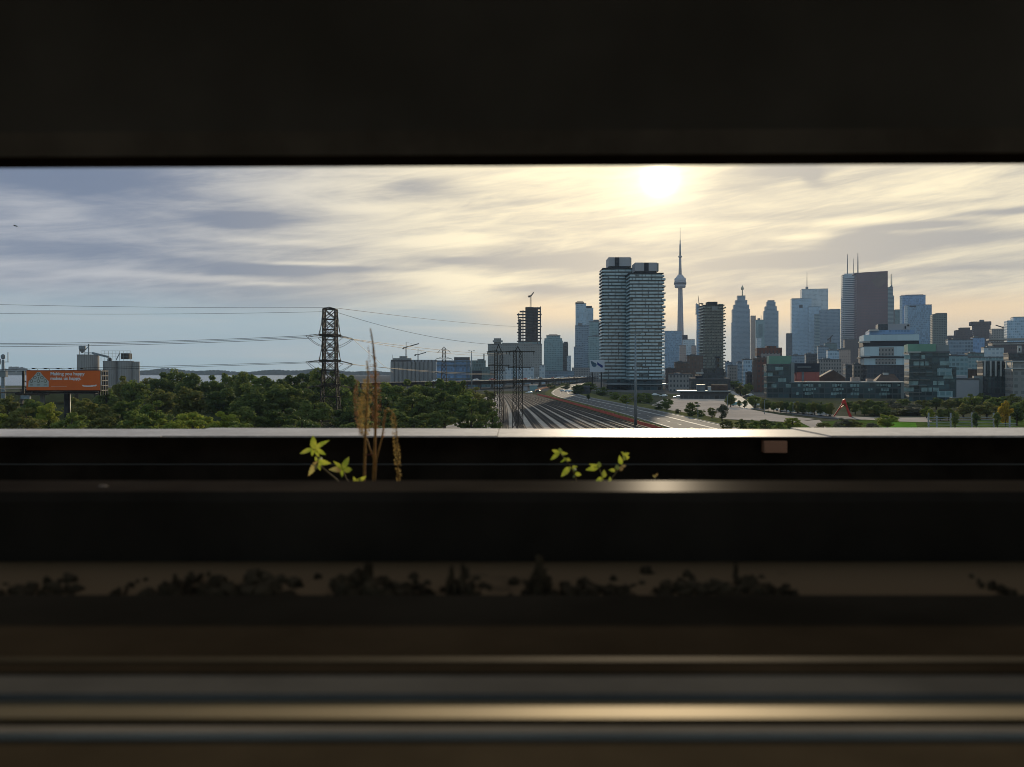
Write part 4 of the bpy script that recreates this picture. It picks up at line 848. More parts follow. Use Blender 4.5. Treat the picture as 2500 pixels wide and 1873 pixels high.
for a, b in zip(f2, f2[1:]): q.bar((a[0] - f2[1][0], a[1] - f2[1][1], .8), (b[0] - f2[1][0], b[1] - f2[1][1], .8), .06, 1.4)
q.build('mesh_panel', plain('orange_barrier_mesh', (.48, .16, .07), .7, 0, .2, .5), o_)
# ------------------------------------------------------------------ elevated road with traffic
m_deckc = plain('stained_concrete', (.19, .18, .165), .9, 0, .3, .08)
gd = smooth([(-420, 160), (-330, 250), (-214, 365), (-110, 560), (-24, 700), (45, 930), (112, 1277), (190, 1800)], 3); gz = 6.9
er = thing('elevated_road', 'elevated concrete expressway on piers, carrying traffic behind the wood and yard', 'viaduct', (-24, 700, 0))
def rib3(w0, w1, z0, z1):
    L, Rr = ribbon(gd, w0, w1); m = MB()
    for i in range(len(gd) - 1):
        a, b, c_, e = L[i], Rr[i], Rr[i + 1], L[i + 1]
        m.add([(x + 24, y - 700, z) for z in (z0, z1) for x, y in (a, b, c_, e)], [(0, 3, 2, 1), (4, 5, 6, 7), (0, 1, 5, 4), (2, 3, 7, 6)])
    return m
rib3(-10, 10, gz - 1.7, gz).build('deck', m_deckc, er); rib3(-10.3, -10.02, gz - .5, gz + .9).build('parapet', m_conc, er); rib3(10.02, 10.3, gz - .5, gz + .9).build('parapet', m_conc, er)
rib3(-9, 9, gz + .004, gz + .03).build('carriageway', m_asphalt, er)
pf = fine(gd, 32)
for i, p in enumerate(pf[2::1][:46]):
    if p[1] > 1300: break
    q = MB(); q.box(p[0] + 24 - 7, p[0] + 24 + 7, p[1] - 700 - .8, p[1] - 700 + .8, gz - 3.1, gz - 1.72)
    for s_ in (-5, 4): q.box(p[0] + 24 + s_, p[0] + 24 + s_ + 1.2, p[1] - 700 - .7, p[1] - 700 + .7, 0, gz - 3.11)
    q.build('pier', m_deckc, er)
# ------------------------------------------------------------------ cars
def paint(name, c_, met=.3):
    m, b = newmat('car_paint_' + name); b.inputs['Base Color'].default_value = (*c_, 1); b.inputs['Roughness'].default_value = .3; b.inputs['Metallic'].default_value = met
    b.inputs['Coat Weight'].default_value = .4; return m
PAINT = {'white': paint('white', (.75, .75, .74), 0), 'silver': paint('silver', (.45, .46, .47), .6), 'black': paint('black', (.02, .02, .022)), 'red': paint('red', (.30, .03, .025)), 'blue': paint('blue', (.05, .10, .22)), 'grey': paint('grey', (.14, .145, .15), .5), 'teal': paint('teal', (.12, .30, .30), .3)}
m_glass = plain('car_glass', (.02, .025, .03), .08, 0, .1); m_tyre = plain('tyre_rubber', (.02, .02, .02), .85); m_rim = plain('wheel_rim', (.35, .35, .36), .35, .8)
def make_car():
    r = thing('car', 'car', 'car')
    prof = [(-2.2, .32), (2.2, .32), (2.25, .62), (2.1, .84), (1.1, .95), (.35, 1.42), (-1.15, 1.45), (-1.95, .98), (-2.22, .9)]
    q = MB(); n = len(prof)
    for s_ in (1,):
        vs = [(x, -.86 if z < 1 else -.66, z) for x, z in prof] + [(x, .86 if z < 1 else .66, z) for x, z in prof]
        q.add(vs, [tuple(range(n)), tuple(range(n, 2 * n))[::-1]] + [(i, n + i, n + (i + 1) % n, (i + 1) % n) for i in range(n)])
    q.build('body', PAINT['white'], r)
    q = MB()
    for s_ in (-1, 1): q.add([(-1.7, s_ * .80, 1.0), (.95, s_ * .80, 1.0), (.32, s_ * .69, 1.36), (-1.1, s_ * .69, 1.38)], [(0, 1, 2, 3) if s_ < 0 else (3, 2, 1, 0)])
    q.add([(1.06, -.6, 1.0), (1.06, .6, 1.0), (.42, .52, 1.4), (.42, -.52, 1.4)], [(0, 1, 2, 3)]); q.add([(-1.93, -.6, 1.02), (-1.93, .6, 1.02), (-1.22, .52, 1.43), (-1.22, -.52, 1.43)], [(3, 2, 1, 0)])
    q.build('windows', m_glass, r)
    for x in (-1.35, 1.35):
        for s_ in (-1, 1):
            q = MB(); vs = [(x + .32 * math.cos(k_ * .5236), s_ * .70 + dy_, .32 + .32 * math.sin(k_ * .5236)) for dy_ in (-.11, .2 if s_ > 0 else .11) for k_ in range(12)]
            q.add(vs, [tuple(range(12)), tuple(range(12, 24))[::-1]] + [(i, 12 + i, 12 + (i + 1) % 12, (i + 1) % 12) for i in range(12)]); q.build('wheel', m_tyre, r)
    return r
car0 = make_car(); used = []
def car(x, y, z, rz, colr, label, group, s=1.0):
    c_ = car0 if not used else copy_tree(car0); used.append(1)
    c_.location = (x, y, z); c_.rotation_euler = (0, 0, rz); c_.scale = (s, s, s); tag(c_, label, 'car', group)
    for ch in c_.children:
        if ch.name.startswith('body'): ch.material_slots[0].link = 'OBJECT'; ch.material_slots[0].material = PAINT[colr]
rc = random.Random(21); gl = fine(gd, 3); cars = []
pos = [i for i, p in enumerate(gl) if 640 < p[1] < 1280]
cnt = {}
for k_, i in enumerate(pos[::9]):
    p = gl[i]; q_ = gl[i + 1]; t_ = Vector((q_[0] - p[0], q_[1] - p[1])).normalized(); off = rc.choice((2.5, 6.0, 6.2, -3.5)); nrm = Vector((t_.y, -t_.x))
    colr = rc.choice(('white', 'white', 'silver', 'white', 'black', 'grey', 'red')); x, y = p[0] + nrm.x * off, p[1] + nrm.y * off
    cars.append((x, y, gz + .03, math.atan2(t_.y, t_.x) + (math.pi if off > 0 else 0), colr))
px_of = lambda c_: 1250 + c_[0] / c_[1] * F
cars.sort(key=px_of); ordn = ['first', 'second', 'third', 'fourth', 'fifth', 'sixth', 'seventh', 'eighth', 'ninth', 'tenth', 'eleventh', 'twelfth', 'thirteenth', 'fourteenth', 'fifteenth']
for c_ in cars:
    cnt[c_[4]] = cnt.get(c_[4], 0) + 1
    car(*c_, f'{ordn[cnt[c_[4]] - 1]} {c_[4]} car on the elevated road, counting from the wood towards the city', 'cars on the elevated road', 1.25)
lot = [(1852, 992, 'white', 'white car stopped at the head of the young tree row'), (1846, 984, 'silver', 'silver car on the side street by the white car'), (1797, 991, 'teal', 'pale teal car by the dark street tree at the paved lot'),
       (1907, 1004, 'white', 'white car parked nearest under the young tree row'), (1918, 1006, 'silver', 'silver car next to the white one under the young tree row'), (1940, 1009, 'white', 'white car mid row under the young tree row'), (1958, 1010, 'grey', 'grey car mid row under the young tree row'),
       (1972, 1012, 'white', 'white car past the grey one under the young tree row'), (1992, 1014, 'silver', 'silver car near the far end of the young tree row'), (2014, 1016, 'white', 'white car at the sculpture end of the young tree row'),
       (1822, 972, 'black', 'black car far up the street between the trees'), (1830, 968, 'white', 'white car far up the street between the trees'), (1620, 969.5, 'white', 'white car at the top edge of the paved lot'), (1654, 973, 'silver', 'silver car glinting at the corner of the paved lot'),
       (1600, 967, 'white', 'white car behind the bush at the foot of the twin towers'), (1462, 957, 'white', 'white car below the billboard poles, by the dark bushes'), (1760, 971, 'grey', 'grey car against the long platform building'),
       (1315, 958, 'black', 'black car crossing the far end of the yard'), (1292, 961, 'white', 'white van like car at the far end of the yard'), (1375, 957, 'silver', 'first silver car on the road bend by the yard'), (1386, 957.5, 'white', 'white car on the road bend by the yard'), (1393, 957, 'white', 'trailing white car on the road bend by the yard')]
for px, py, cl_, lb in lot:
    x, y = GP(px, py); car(x, y, .13, rc.choice((.1, -.15, 3.0)) + (.0 if px < 1860 else -.25), cl_, lb, 'cars by the yard and the paved lot')
# ------------------------------------------------------------------ lattice masts, wires
def lattice(q, cx, cy, z0, z1, w0, w1, n, t, d0=None, d1=None, br=None):
    d0 = d0 or w0; d1 = d1 or w1; br = br or t * .55; c_ = []
    for i in range(n + 1):
        f_ = i / n; z = lerp(z0, z1, f_); a = lerp(w0, w1, f_) / 2; b = lerp(d0, d1, f_) / 2
        c_.append([(cx - a, cy - b, z), (cx + a, cy - b, z), (cx + a, cy + b, z), (cx - a, cy + b, z)])
    for i in range(n):
        for k_ in range(4):
            q.bar(c_[i][k_], c_[i + 1][k_], t); q.bar(c_[i][k_], c_[i + 1][(k_ + 1) % 4], br); q.bar(c_[i][(k_ + 1) % 4], c_[i + 1][k_], br)
            q.bar(c_[i + 1][k_], c_[i + 1][(k_ + 1) % 4], br)
    return q
dp_ = 205.0; kx = dp_ / F; py_ = thing('lattice_pylon', 'tall dark lattice pylon with two crossarm levels, rising from the wood', 'pylon', (X(806, dp_), dp_, 0)); pc = X(806, dp_)
def pz_(y): return Z(y, dp_)
q = MB(); lattice(q, 0, 0, 0, pz_(1000), 5.6, 4.0, 2, .26); lattice(q, 0, 0, pz_(1000), pz_(905), 4.0, 2.9, 3, .26); q.build('base_frame', m_rust, py_)
q = MB(); lattice(q, 0, 0, pz_(905), pz_(755), 2.9, 2.75, 6, .30, br=.19); q.build('body_frame', m_rust, py_)
q = MB()
for s_ in (-1, 1): q.bar((-1.4, s_ * 1.4, pz_(755)), (0, s_ * 1.2, pz_(751)), .2); q.bar((1.4, s_ * 1.4, pz_(755)), (0, s_ * 1.2, pz_(751)), .2)
q.bar((0, -1.3, pz_(751)), (0, 1.3, pz_(751)), .18); q.build('peak', m_rust, py_)
ends = []
for lv, (yy, arm, hw) in enumerate(((819, 6.5, 2.2), (881, 6.5, 2.2), (941, 5.0, 2.0))):
    z = pz_(yy); q = MB()
    for s_ in (-1, 1):
        q.bar((-hw, s_ * 1.45, z), (-hw * .55, s_ * arm, z), .2); q.bar((hw, s_ * 1.45, z), (hw * .55, s_ * arm, z), .2); q.bar((-hw, s_ * 1.45, z), (hw, s_ * 1.45, z), .3, .55); q.bar((-hw * .55, s_ * arm, z), (hw * .55, s_ * arm, z), .22)
        for w_ in (-1, 1): q.bar((w_ * 1.4, s_ * 1.45, z + 3.4), (w_ * hw * .55, s_ * arm, z), .12); q.bar((w_ * 1.4, s_ * 1.42, z + 5.5), (w_ * 2.1, s_ * 1.5, z), .1)
    q.build('cross_arm', m_rust, py_)
    for s_ in (-6.3, 0.2, 6.3):
        for w_ in (-1, 1):
            a = Vector((w_ * hw * (.55 if s_ != .2 else 1), s_, z)); b = a + Vector((w_ * 2.9, w_ * .5, -.35 if w_ < 0 else -.75)); q = MB(); q.bar(a, b, .07)
            for g_ in range(9): c_ = a.lerp(b, .15 + g_ * .095); q.bar(c_ - Vector((.05, 0, .0)), c_ + Vector((.05, 0, 0)), .26)
            q.build('insulator', m_dark, py_); ends.append((lv, s_, w_, b + Vector((pc, dp_, 0))))
    for s_ in (-6.3, .2, 6.3):        # jumper loop under each arm
        a = [e for e in ends if e[0] == lv and e[1] == s_]; A, B = [Vector(e[3]) - Vector((pc, dp_, 0)) for e in a]
        pts = [A.lerp(B, f_ / 8) + Vector((0, -.9 * math.sin(math.pi * f_ / 8), -2.3 * math.sin(math.pi * f_ / 8))) for f_ in range(9)]
        q = MB(); q.tube(pts, .045, 4); q.build('jumper', m_dark, py_)
m_wire = plain('power_cable', (.03, .03, .032), .6, .5, .1)
def wire(a, b, sag, label, rad=.05):
    a = Vector(a); b = Vector(b); o = thing('power_line', label, 'power line', a, 'power lines of the lattice pylon'); pts = []
    for i in range(25):
        t = i / 24; p = a.lerp(b, t); p.z -= sag * 4 * t * (1 - t); pts.append(p - a)
    q = MB(); q.tube(pts, rad, 5); q.build('cable', m_wire, o); return o
def E(lv, s_, w_): return [e[3] for e in ends if e[:3] == (lv, s_, w_)][0]
wire(P(795, 751, 204), P(-420, 731, 195), .6, 'topmost thin wire running from the lattice pylon peak over the billboard', .035)
wire(P(792, 761, 206), P(-420, 756, 206), .8, 'second thin wire below the topmost one, over the billboard', .035)
for s_, y0, lb in ((-6.3, 833, 'upper'), (.2, 837.5, 'middle'), (6.3, 843.5, 'lower')): wire(E(0, s_, -1), P(-420, y0 + .5, 205 + s_), 1.0, f'{lb} of the three heavy cables passing just over the silos', .05)
for s_, y0, lb in ((-6.3, 900, 'upper'), (6.3, 908, 'lower')): wire(E(1, s_, -1), P(-420, y0 + 8, 205 + s_), .3, f'{lb} of the two low cables meeting the billboard top', .045)
wire(P(820, 752, 204), P(1300, 799, 480), .8, 'top thin wire from the pylon peak to the unfinished tower', .05)
wire(P(824, 763, 206), P(1219, 842, 240), 1.4, 'thin sagging wire from the pylon to the first portal mast', .04)
dpy = 533.0
wire(E(0, -6.3, 1), P(1240, 864, 480), 1.0, 'upper heavy cable from the pylon towards the portal masts', .07)
wire(E(0, 6.3, 1), P(1225, 866, 480), 1.6, 'lower heavy cable from the pylon towards the portal masts', .07)
wire(E(0, .2, 1), P(960, 910, 330), .3, 'steep cable dropping from the pylon to the long grain silos', .05)
wire(E(1, -6.3, 1), P(1205, 913, 430), .5, 'lowest upper cable from the pylon across the grain silos', .05)
wire(E(1, 6.3, 1), P(1245, 913, 470), 1.2, 'lowest under cable from the pylon across the grain silos', .05)
# small far pylon with wide drooping arms
k2 = dpy / F; fp_ = thing('lattice_pylon', 'small far lattice pylon with wide drooping arms, in front of the white framed building', 'pylon', (X(1084, dpy), dpy, 0))
q = MB(); lattice(q, 0, 0, 0, Z(912, dpy), 4.2, 2.9, 3, .28); lattice(q, 0, 0, Z(912, dpy), Z(850, dpy), 2.9, 1.6, 6, .24); q.bar((-.8, 0, Z(850, dpy)), (0, 0, Z(847, dpy)), .25); q.bar((.8, 0, Z(850, dpy)), (0, 0, Z(847, dpy)), .25); q.build('frame', m_rust, fp_)
for ya, yb, hw in ((852, 860, 16), (871, 876, 21)):
    for s_ in (-1, 1):
        q = MB(); q.bar((s_ * 1, 0, Z(ya, dpy)), (s_ * hw * .7 * k2, 0, Z(ya + 4, dpy)), .2); q.bar((s_ * hw * .7 * k2, 0, Z(ya + 4, dpy)), (s_ * hw * k2, 0, Z(yb + 2, dpy)), .2); q.bar((s_ * 1, 0, Z(yb, dpy)), (s_ * hw * .9 * k2, 0, Z(yb - 1, dpy)), .18); q.build('cross_arm', m_rust, fp_)
# portal masts over the yard
def portal(px, d_, label, legs, ytop, arms):
    cx = X(px, d_); r = thing('portal_mast', label, 'mast', (cx, d_, 0))
    for a, yt_ in legs:
        q = MB(); x = X(a, d_) - cx; lattice(q, x, 0, .0, Z(960, d_), 1.2, .95, 5, .18, br=.11); lattice(q, x, 0, Z(960, d_), Z(yt_, d_), .95, .75, 8, .17, br=.10); q.build('leg', m_rust, r)
    q = MB()
    for a, _ in legs: q.bar((X(a, d_) - cx, 0, Z(859, d_)), (0, 0, Z(ytop, d_)), .22)
    q.build('peak', m_rust, r)
    for y, x0, x1 in arms:
        q = MB(); q.bar((X(x0, d_) - cx, 0, Z(y, d_)), (X(x1, d_) - cx, 0, Z(y, d_)), .15, .2); q.bar((X(x0, d_) - cx, 0, Z(y, d_)), (X((x0 + x1) / 2, d_) - cx, 0, Z(y - 4, d_)), .1); q.build('cross_arm', m_rust, r)
        for f_ in (.04, .5, .96):
            q = MB(); x = lerp(X(x0, d_), X(x1, d_), f_) - cx; q.bar((x, -.1, Z(y, d_) - .1), (x, -.1, Z(y + 7, d_)), .16); q.build('insulator', m_dark, r)
portal(1217, 238, 'slimmer lattice portal mast, standing at the edge of the wood', [(1211, 859), (1224, 859)], 841, [(859, 1188, 1246), (892, 1192, 1244)])
portal(1264, 220, 'darker lattice portal mast standing among the tracks', [(1257, 858), (1271, 858)], 846, [(858.5, 1234, 1306), (897, 1240, 1296)])
# floodlight masts
def mast(px, d_, ytop, rad, label, hw):
    r = thing('light_mast', label, 'light mast', (X(px, d_), d_, 0)); zt = Z(ytop, d_); q = MB(); q.tube([(0, 0, 0), (0, 0, zt * .5), (0, 0, zt)], [rad, rad * .75, rad * .5], 10); q.build('pole', m_galv, r, True)
    q = MB(); w_ = hw / F * d_; q.bar((-w_, 0, zt), (w_, 0, zt), .12); q.bar((0, -w_ * .6, zt), (0, w_ * .6, zt), .12); q.build('head_frame', m_galv, r)
    for x in (-w_, w_): q = MB(); q.box(x - .45, x + .45, -.3, .3, zt - .1, zt + .22); q.build('lamp', m_galv, r)
    return r
mast(1551.5, 228, 815, .40, 'tall grey light mast standing in front of the twin balcony towers', 9)
mast(1151.5, 460, 857, .42, 'tall thin light mast with a cross shaped head, by the grain mill', 6)
def lamp(px, py, ytop, label, arm=6):
    dd = GD(py); r = thing('street_lamp', label, 'street lamp', (X(px, dd), dd, 0)); z = Z(ytop, dd); q = MB(); q.tube([(0, 0, 0), (0, 0, z * .9), (arm / F * dd * .4, 0, z)], [.12, .08, .06], 6); q.build('post', m_galv, r); q = MB(); q.box(arm / F * dd * .35, arm / F * dd, -.15, .15, z - .08, z + .1); q.build('lamp', m_galv, r)
for a in ((1529, 1003, 983, 'short street lamp on the road verge beside the paved lot'), (1704, 1022, 985, 'street lamp between the verge and the round dark bush'), (1776, 1000, 962, 'street lamp at the corner of the paved lot'), (1936, 1016, 982, 'street lamp along the young tree row'), (1866, 1012, 975, 'street lamp at the head of the young tree row')): lamp(*a)
# communications mast at the edge of the view
r = thing('radar_mast', 'grey mast with a drum and whip aerial, at the very edge beyond the billboard', 'mast', (X(7.5, 420), 420, 0)); k = 420 / F; zc = lambda y: Z(y, 420)
q = MB(); q.tube([(0, 0, 0), (0, 0, zc(930)), (0, 0, zc(878))], [1.0, .8, .6], 8); q.build('pole', m_galv, r)
q = MB(); q.lathe([(.3, zc(877)), (5 * k, zc(875)), (5 * k, zc(868)), (2 * k, zc(865))], 12); q.build('drum', m_galv, r)
q = MB(); q.box(-8 * k, 9 * k, -1, 1, zc(921), zc(905)); q.build('cabin', m_greyp, r)
q = MB(); q.bar((-7 * k, 0, zc(884)), (14 * k, 0, zc(884)), .3); q.bar((12 * k, 0, zc(884)), (12 * k, 0, zc(860)), .28); q.bar((-6 * k, 0, zc(890)), (-6 * k, 0, zc(876)), .3); q.build('aerial', m_galv, r)
# ------------------------------------------------------------------ tower cranes
def crane(px, d_, base_y, cab_y, tip, tail, apex_y, label, base_z=None):
    cx = X(px, d_); z0 = Z(base_y, d_) if base_z is None else base_z; r = thing('tower_crane', label, 'crane', (cx, d_, z0)); zz = lambda y: Z(y, d_) - z0; s_ = d_ / F; t = max(.22, .35 * s_)
    q = MB(); lattice(q, 0, 0, 0, zz(cab_y), 2.2, 2.0, 10, t); q.build('mast', m_rust, r)
    q = MB(); q.bar((0, 0, zz(cab_y)), (X(tip[0], d_) - cx, 0, zz(tip[1])), 1.3 * t / .3 * .55, 1.6); q.build('jib', m_rust, r)
    q = MB(); q.bar((0, 0, zz(cab_y)), (X(tail[0], d_) - cx, 0, zz(tail[1])), 1.2, 1.4); q.box(X(tail[0], d_) - cx - 1, X(tail[0], d_) - cx + 2, -1, 1, zz(tail[1]) - 2.5, zz(tail[1])); q.build('counter_jib', m_rust, r)
    q = MB(); q.bar((0, 0, zz(cab_y)), (0, 0, zz(apex_y)), .9); q.bar((0, 0, zz(apex_y)), (lerp(0, X(tip[0], d_) - cx, .7), 0, lerp(zz(cab_y), zz(tip[1]), .7)), .2); q.build('tie', m_rust, r)
crane(1295.5, 1311, 751, 724, (1303, 714), (1291, 722), 720, 'tower crane with a raised jib on top of the unfinished tower')
crane(991.5, 1500, 930, 848, (1023, 839), (984, 849), 835, 'tower crane with a long jib behind the grain silo head house', 0)
crane(1020.5, 1700, 930, 866, (1040, 860.5), (1013, 866), 853, 'smaller tower crane further along behind the grain silos', 0)
crane(2449, 1450, 930, 800, (2431, 794), (2456, 801), 797, 'pale tower crane beside the mauve stone block', 0)
crane(1706.5, 1512, 766, 742, (1704.2, 722), (1714, 740.6), 738, 'thin luffing crane on the slant topped blue tower')
crane(2027, 1712, 838, 826, (2033, 818), (2021, 828), 822, 'small crane on the dark teal block below the white tower')
# ------------------------------------------------------------------ billboards
db = 178.0; bb = thing('billboard', 'big orange billboard with a heap of circles and white lettering, on one dark pole', 'billboard', (X(157, db), db, 0)); cx = X(157, db); bz = lambda y: Z(y, db); bxx = lambda p: X(p, db) - cx
q = MB(); q.tube([(0, 1.2, 0), (0, 1.2, bz(957))], .62, 20); q.build('pole', m_dark, bb, True)
q = MB(); q.box(bxx(64.5), bxx(242.5), 0, .35, bz(953), bz(905)); q.build('panel', plain('orange_vinyl', (.62, .125, .028), .55, 0, .06, .2), bb)
q = MB(); q.box(bxx(63.5), bxx(243.5), .36, .6, bz(955), bz(904)); q.build('panel_frame', m_dark, bb)
q = MB(); q.box(bxx(60), bxx(240), -1.3, 0, bz(961.5), bz(960.5)); q.bar((bxx(60), -1.25, bz(955.5)), (bxx(240), -1.25, bz(955.5)), .06)
for p_ in range(64, 242, 12): q.bar((bxx(p_), -1.25, bz(961)), (bxx(p_), -1.25, bz(955.5)), .05)
q.build('catwalk', m_dark, bb)
q = MB(); q.box(bxx(74), bxx(236), .7, 1.7, bz(960), bz(956)); q.build('beam', m_dark, bb)
q = MB(); q.box(bxx(60), bxx(82), -1.5, -.9, bz(974), bz(965)); q.build('sign_plate', m_galv, bb)
q = MB()        # second face of the V, seen from behind
for p_, dy_ in ((244, .8), (250, 2.6), (256, 4.4), (262, 6.2)): q.bar((X(p_, db + dy_) - cx, dy_, Z(966, db)), (X(p_, db + dy_) - cx, dy_, Z(904, db)), .24)
for y in (906, 918, 930, 942, 954): q.bar((X(243, db) - cx, .7, Z(y, db)), (X(264, db + 6.5) - cx, 6.4, Z(y, db)), .16)
q.build('back_frame', m_black, bb)
q = MB(); a0, a1 = (X(244, db) - cx, .9), (X(264, db + 6.5) - cx, 6.9); q.add([(*a0, Z(953, db)), (*a1, Z(953, db)), (*a1, Z(905, db)), (*a0, Z(905, db)), (a0[0], a0[1] + .2, Z(953, db)), (a1[0], a1[1] + .2, Z(953, db)), (a1[0], a1[1] + .2, Z(905, db)), (a0[0], a0[1] + .2, Z(905, db))], [(0, 1, 2, 3), (7, 6, 5, 4)]); 
q = MB(); q.box(bxx(48.5), bxx(53), .8, 1.2, bz(962), bz(906)); q.bar((bxx(52), 1, bz(930)), (bxx(64), .5, bz(934)), .15); q.bar((bxx(52), 1, bz(944)), (bxx(64), .5, bz(948)), .15); q.build('end_frame', m_dark, bb)
for p_ in (84, 113, 144, 173, 202):
    q = MB(); q.box(bxx(p_ - 3), bxx(p_ + 3), -.5, -.1, bz(901.5), bz(898.5)); q.bar((bxx(p_ + 6), .4, bz(904)), (bxx(p_ + 6), 0, bz(899)), .05); q.bar((bxx(p_ + 6), 0, bz(899)), (bxx(p_), -.3, bz(899.5)), .05); q.build('floodlight', m_black, bb)
m_let = plain('white_lettering', (.70, .66, .64), .6, 0, .04)
def text(s_, x, y, size, parent, mat, name='lettering', off=.012, yy=-.02, sx=1.0):
    cu = bpy.data.curves.new(name, 'FONT'); cu.body = s_; cu.size = size; cu.offset = off; cu.extrude = .006; cu.resolution_u = 3
    ob_ = bpy.data.objects.new(name, cu); COL.objects.link(ob_); bpy.context.view_layer.update()
    me = bpy.data.meshes.new_from_object(ob_.evaluated_get(bpy.context.evaluated_depsgraph_get())); bpy.data.objects.remove(ob_)
    me.materials.clear(); me.materials.append(mat); o = bpy.data.objects.new(name, me); COL.objects.link(o); o.parent = parent; o.location = (x, yy, y); o.rotation_euler = (R(90), 0, 0); o.scale = (sx, 1, 1); return o
text('Making you happy', bxx(123), bz(916.3), .92, bb, m_let, off=.03, sx=1.03); text('makes us happy.', bxx(123), bz(927.6), .92, bb, m_let, off=.03, sx=1.03)
q = MB()
for i_, (p_, w_, y) in enumerate(((201, 3.5, 941.4), (204, 12, 942.6), (213, 14, 943), (222, 12, 942.2), (232, 4, 941))): q.bar((bxx(p_), -.02 - i_ * .003, bz(y)), (bxx(p_ + w_), -.02 - i_ * .003, bz(y + (.5 if i_ < 2 else -.2))), .03, .24)
q.build('logo_stroke', m_let, bb)
q = MB(); q.box(bxx(125), bxx(163), -.03, .01, bz(944.2), bz(942.8)); q.build('small_print', plain('faded_print', (.62, .30, .20), .6, 0, .05), bb)
m_em = plain('grey_emblem', (.42, .44, .42), .6, 0, .06)
q = MB(); pr = [(69, 945), (119, 945), (119, 931), (112, 924), (106, 918), (98, 908.5), (91, 908.5), (83, 918), (77, 924), (70, 931)]
n = len(pr); q.add([(bxx(a), -.025, bz(y)) for a, y in pr] + [(bxx(a), 0.01, bz(y)) for a, y in pr], [tuple(range(n))[::-1], tuple(range(n, 2 * n))] + [(i, n + i, n + (i + 1) % n, (i + 1) % n)[::-1] for i in range(n)]); q.build('emblem', m_em, bb)
m_ring = plain('dark_olive_print', (.13, .14, .10), .6, 0, .05)
q = MB()
for a, y in ((94, 914), (85.5, 922), (102.5, 922), (77, 930.5), (94, 930.5), (111, 930.5)):
    for k_ in range(14):
        t0, t1 = k_ * math.tau / 14, (k_ + 1) * math.tau / 14; q.add([(bxx(a + r_ * math.cos(t)), -.04, bz(y + r_ * math.sin(t))) for t, r_ in ((t0, 2.6), (t1, 2.6), (t1, 4.2), (t0, 4.2))], [(0, 3, 2, 1)])
for a in (77, 94, 111): q.box(bxx(a - 3.6), bxx(a + 3.6), -.04, -.02, bz(941), bz(939))
for a in (85.5, 102.5): q.box(bxx(a - 2), bxx(a + 2), -.04, -.02, bz(932), bz(930.6))
q.box(bxx(93), bxx(95), -.04, -.02, bz(924.5), bz(920.5)); q.build('emblem_print', m_ring, bb)
d2 = 705.0; wb = thing('billboard', 'white billboard with a dark blue slanted emblem, beside the twin towers', 'billboard', (X(1458, d2), d2, 0)); cx = X(1458, d2); w2 = lambda p: X(p, d2) - cx
q = MB(); q.box(w2(1440), w2(1476), 0, .8, Z(908.5, d2), Z(879, d2)); q.build('panel', plain('white_vinyl', (.50, .52, .57), .5, 0, .04), wb)
for p_ in (1446, 1468): q = MB(); q.bar((w2(p_), .4, 0), (w2(p_), .4, Z(909, d2)), 1.0); q.build('post', m_dark, wb)
def patch(pr, colr, nm, dy_): q = MB(); n = len(pr); q.add([(w2(a), -.08 - dy_, Z(y, d2)) for a, y in pr] + [(w2(a), .02, Z(y, d2)) for a, y in pr], [tuple(range(n))[::-1], tuple(range(n, 2 * n))] + [(i, n + i, n + (i + 1) % n, (i + 1) % n)[::-1] for i in range(n)]); q.build(nm, colr, wb)
patch([(1458, 884), (1465, 889), (1471, 892), (1472, 897), (1469, 898), (1458, 890.5)], plain('navy_print', (.015, .035, .17), .5, 0, .05), 'emblem_bar', .0)
patch([(1442, 881), (1446, 882), (1450, 885), (1455, 887), (1457, 891), (1455, 895), (1450, 896.5), (1446, 894), (1443.5, 888)], plain('teal_print', (.05, .10, .15), .5, 0, .3, .4), 'emblem_swirl', .03)
# ------------------------------------------------------------------ park pieces
ds = GD(1018); sc = thing('sculpture', 'angular red steel sculpture on splayed legs, in the park beyond the tree row', 'sculpture', (X(2060, ds), ds, .1)); cx = X(2060, ds); sxx = lambda p: X(p, ds) - cx; sz = lambda y: Z(y, ds) - .1
m_sred = plain('red_sculpture_paint', (.42, .03, .02), .5, 0, .1, .4)
q = MB(); q.add([(sxx(2055), -.5, sz(985)), (sxx(2066), -.5, sz(986)), (sxx(2062.5), -.3, sz(974)), (sxx(2057), -.3, sz(977)), (sxx(2055), .6, sz(985)), (sxx(2066), .6, sz(986)), (sxx(2062.5), .4, sz(974)), (sxx(2057), .4, sz(977))], [(0, 3, 2, 1), (4, 5, 6, 7), (0, 1, 5, 4), (1, 2, 6, 5), (2, 3, 7, 6), (3, 0, 4, 7)]); q.build('head_block', m_sred, sc)
for a, b, w_ in (((2058, 984, 0), (2037, 1018, .6), .35), ((2064, 984, 0), (2073, 1018, -.8), .5), ((2063, 985, .3), (2082, 1018, 1.2), .35), ((2047, 1002, .3), (2060, 990, 0), .25)):
    q = MB(); q.bar((sxx(a[0]), a[2], sz(a[1])), (sxx(b[0]), b[2], sz(b[1])), w_); q.build('leg', m_sred, sc)
df = 222.0; fn = thing('fence', 'white painted rail fence at the park edge, under the yellow tree', 'fence', (X(2380, df), df, 0)); cx = X(2380, df)
for p_ in (2267, 2287, 2321, 2373, 2426, 2465): q = MB(); q.bar((X(p_, df) - cx, 0, 0), (X(p_, df) - cx, 0, Z(1008 if p_ not in (2287, 2465) else 1016, df)), .3); q.build('post', m_mech, fn)
for y, a, b in ((1019, 2262, 2436), (1025, 2262, 2436), (1031, 2262, 2436), (1034, 2440, 2480), (1038, 2262, 2480), (1044, 2262, 2480)): q = MB(); q.bar((X(a, df) - cx, -.2, Z(y, df)), (X(b, df) - cx, -.2, Z(y, df)), .08, .14); q.build('rail', m_mech, fn)
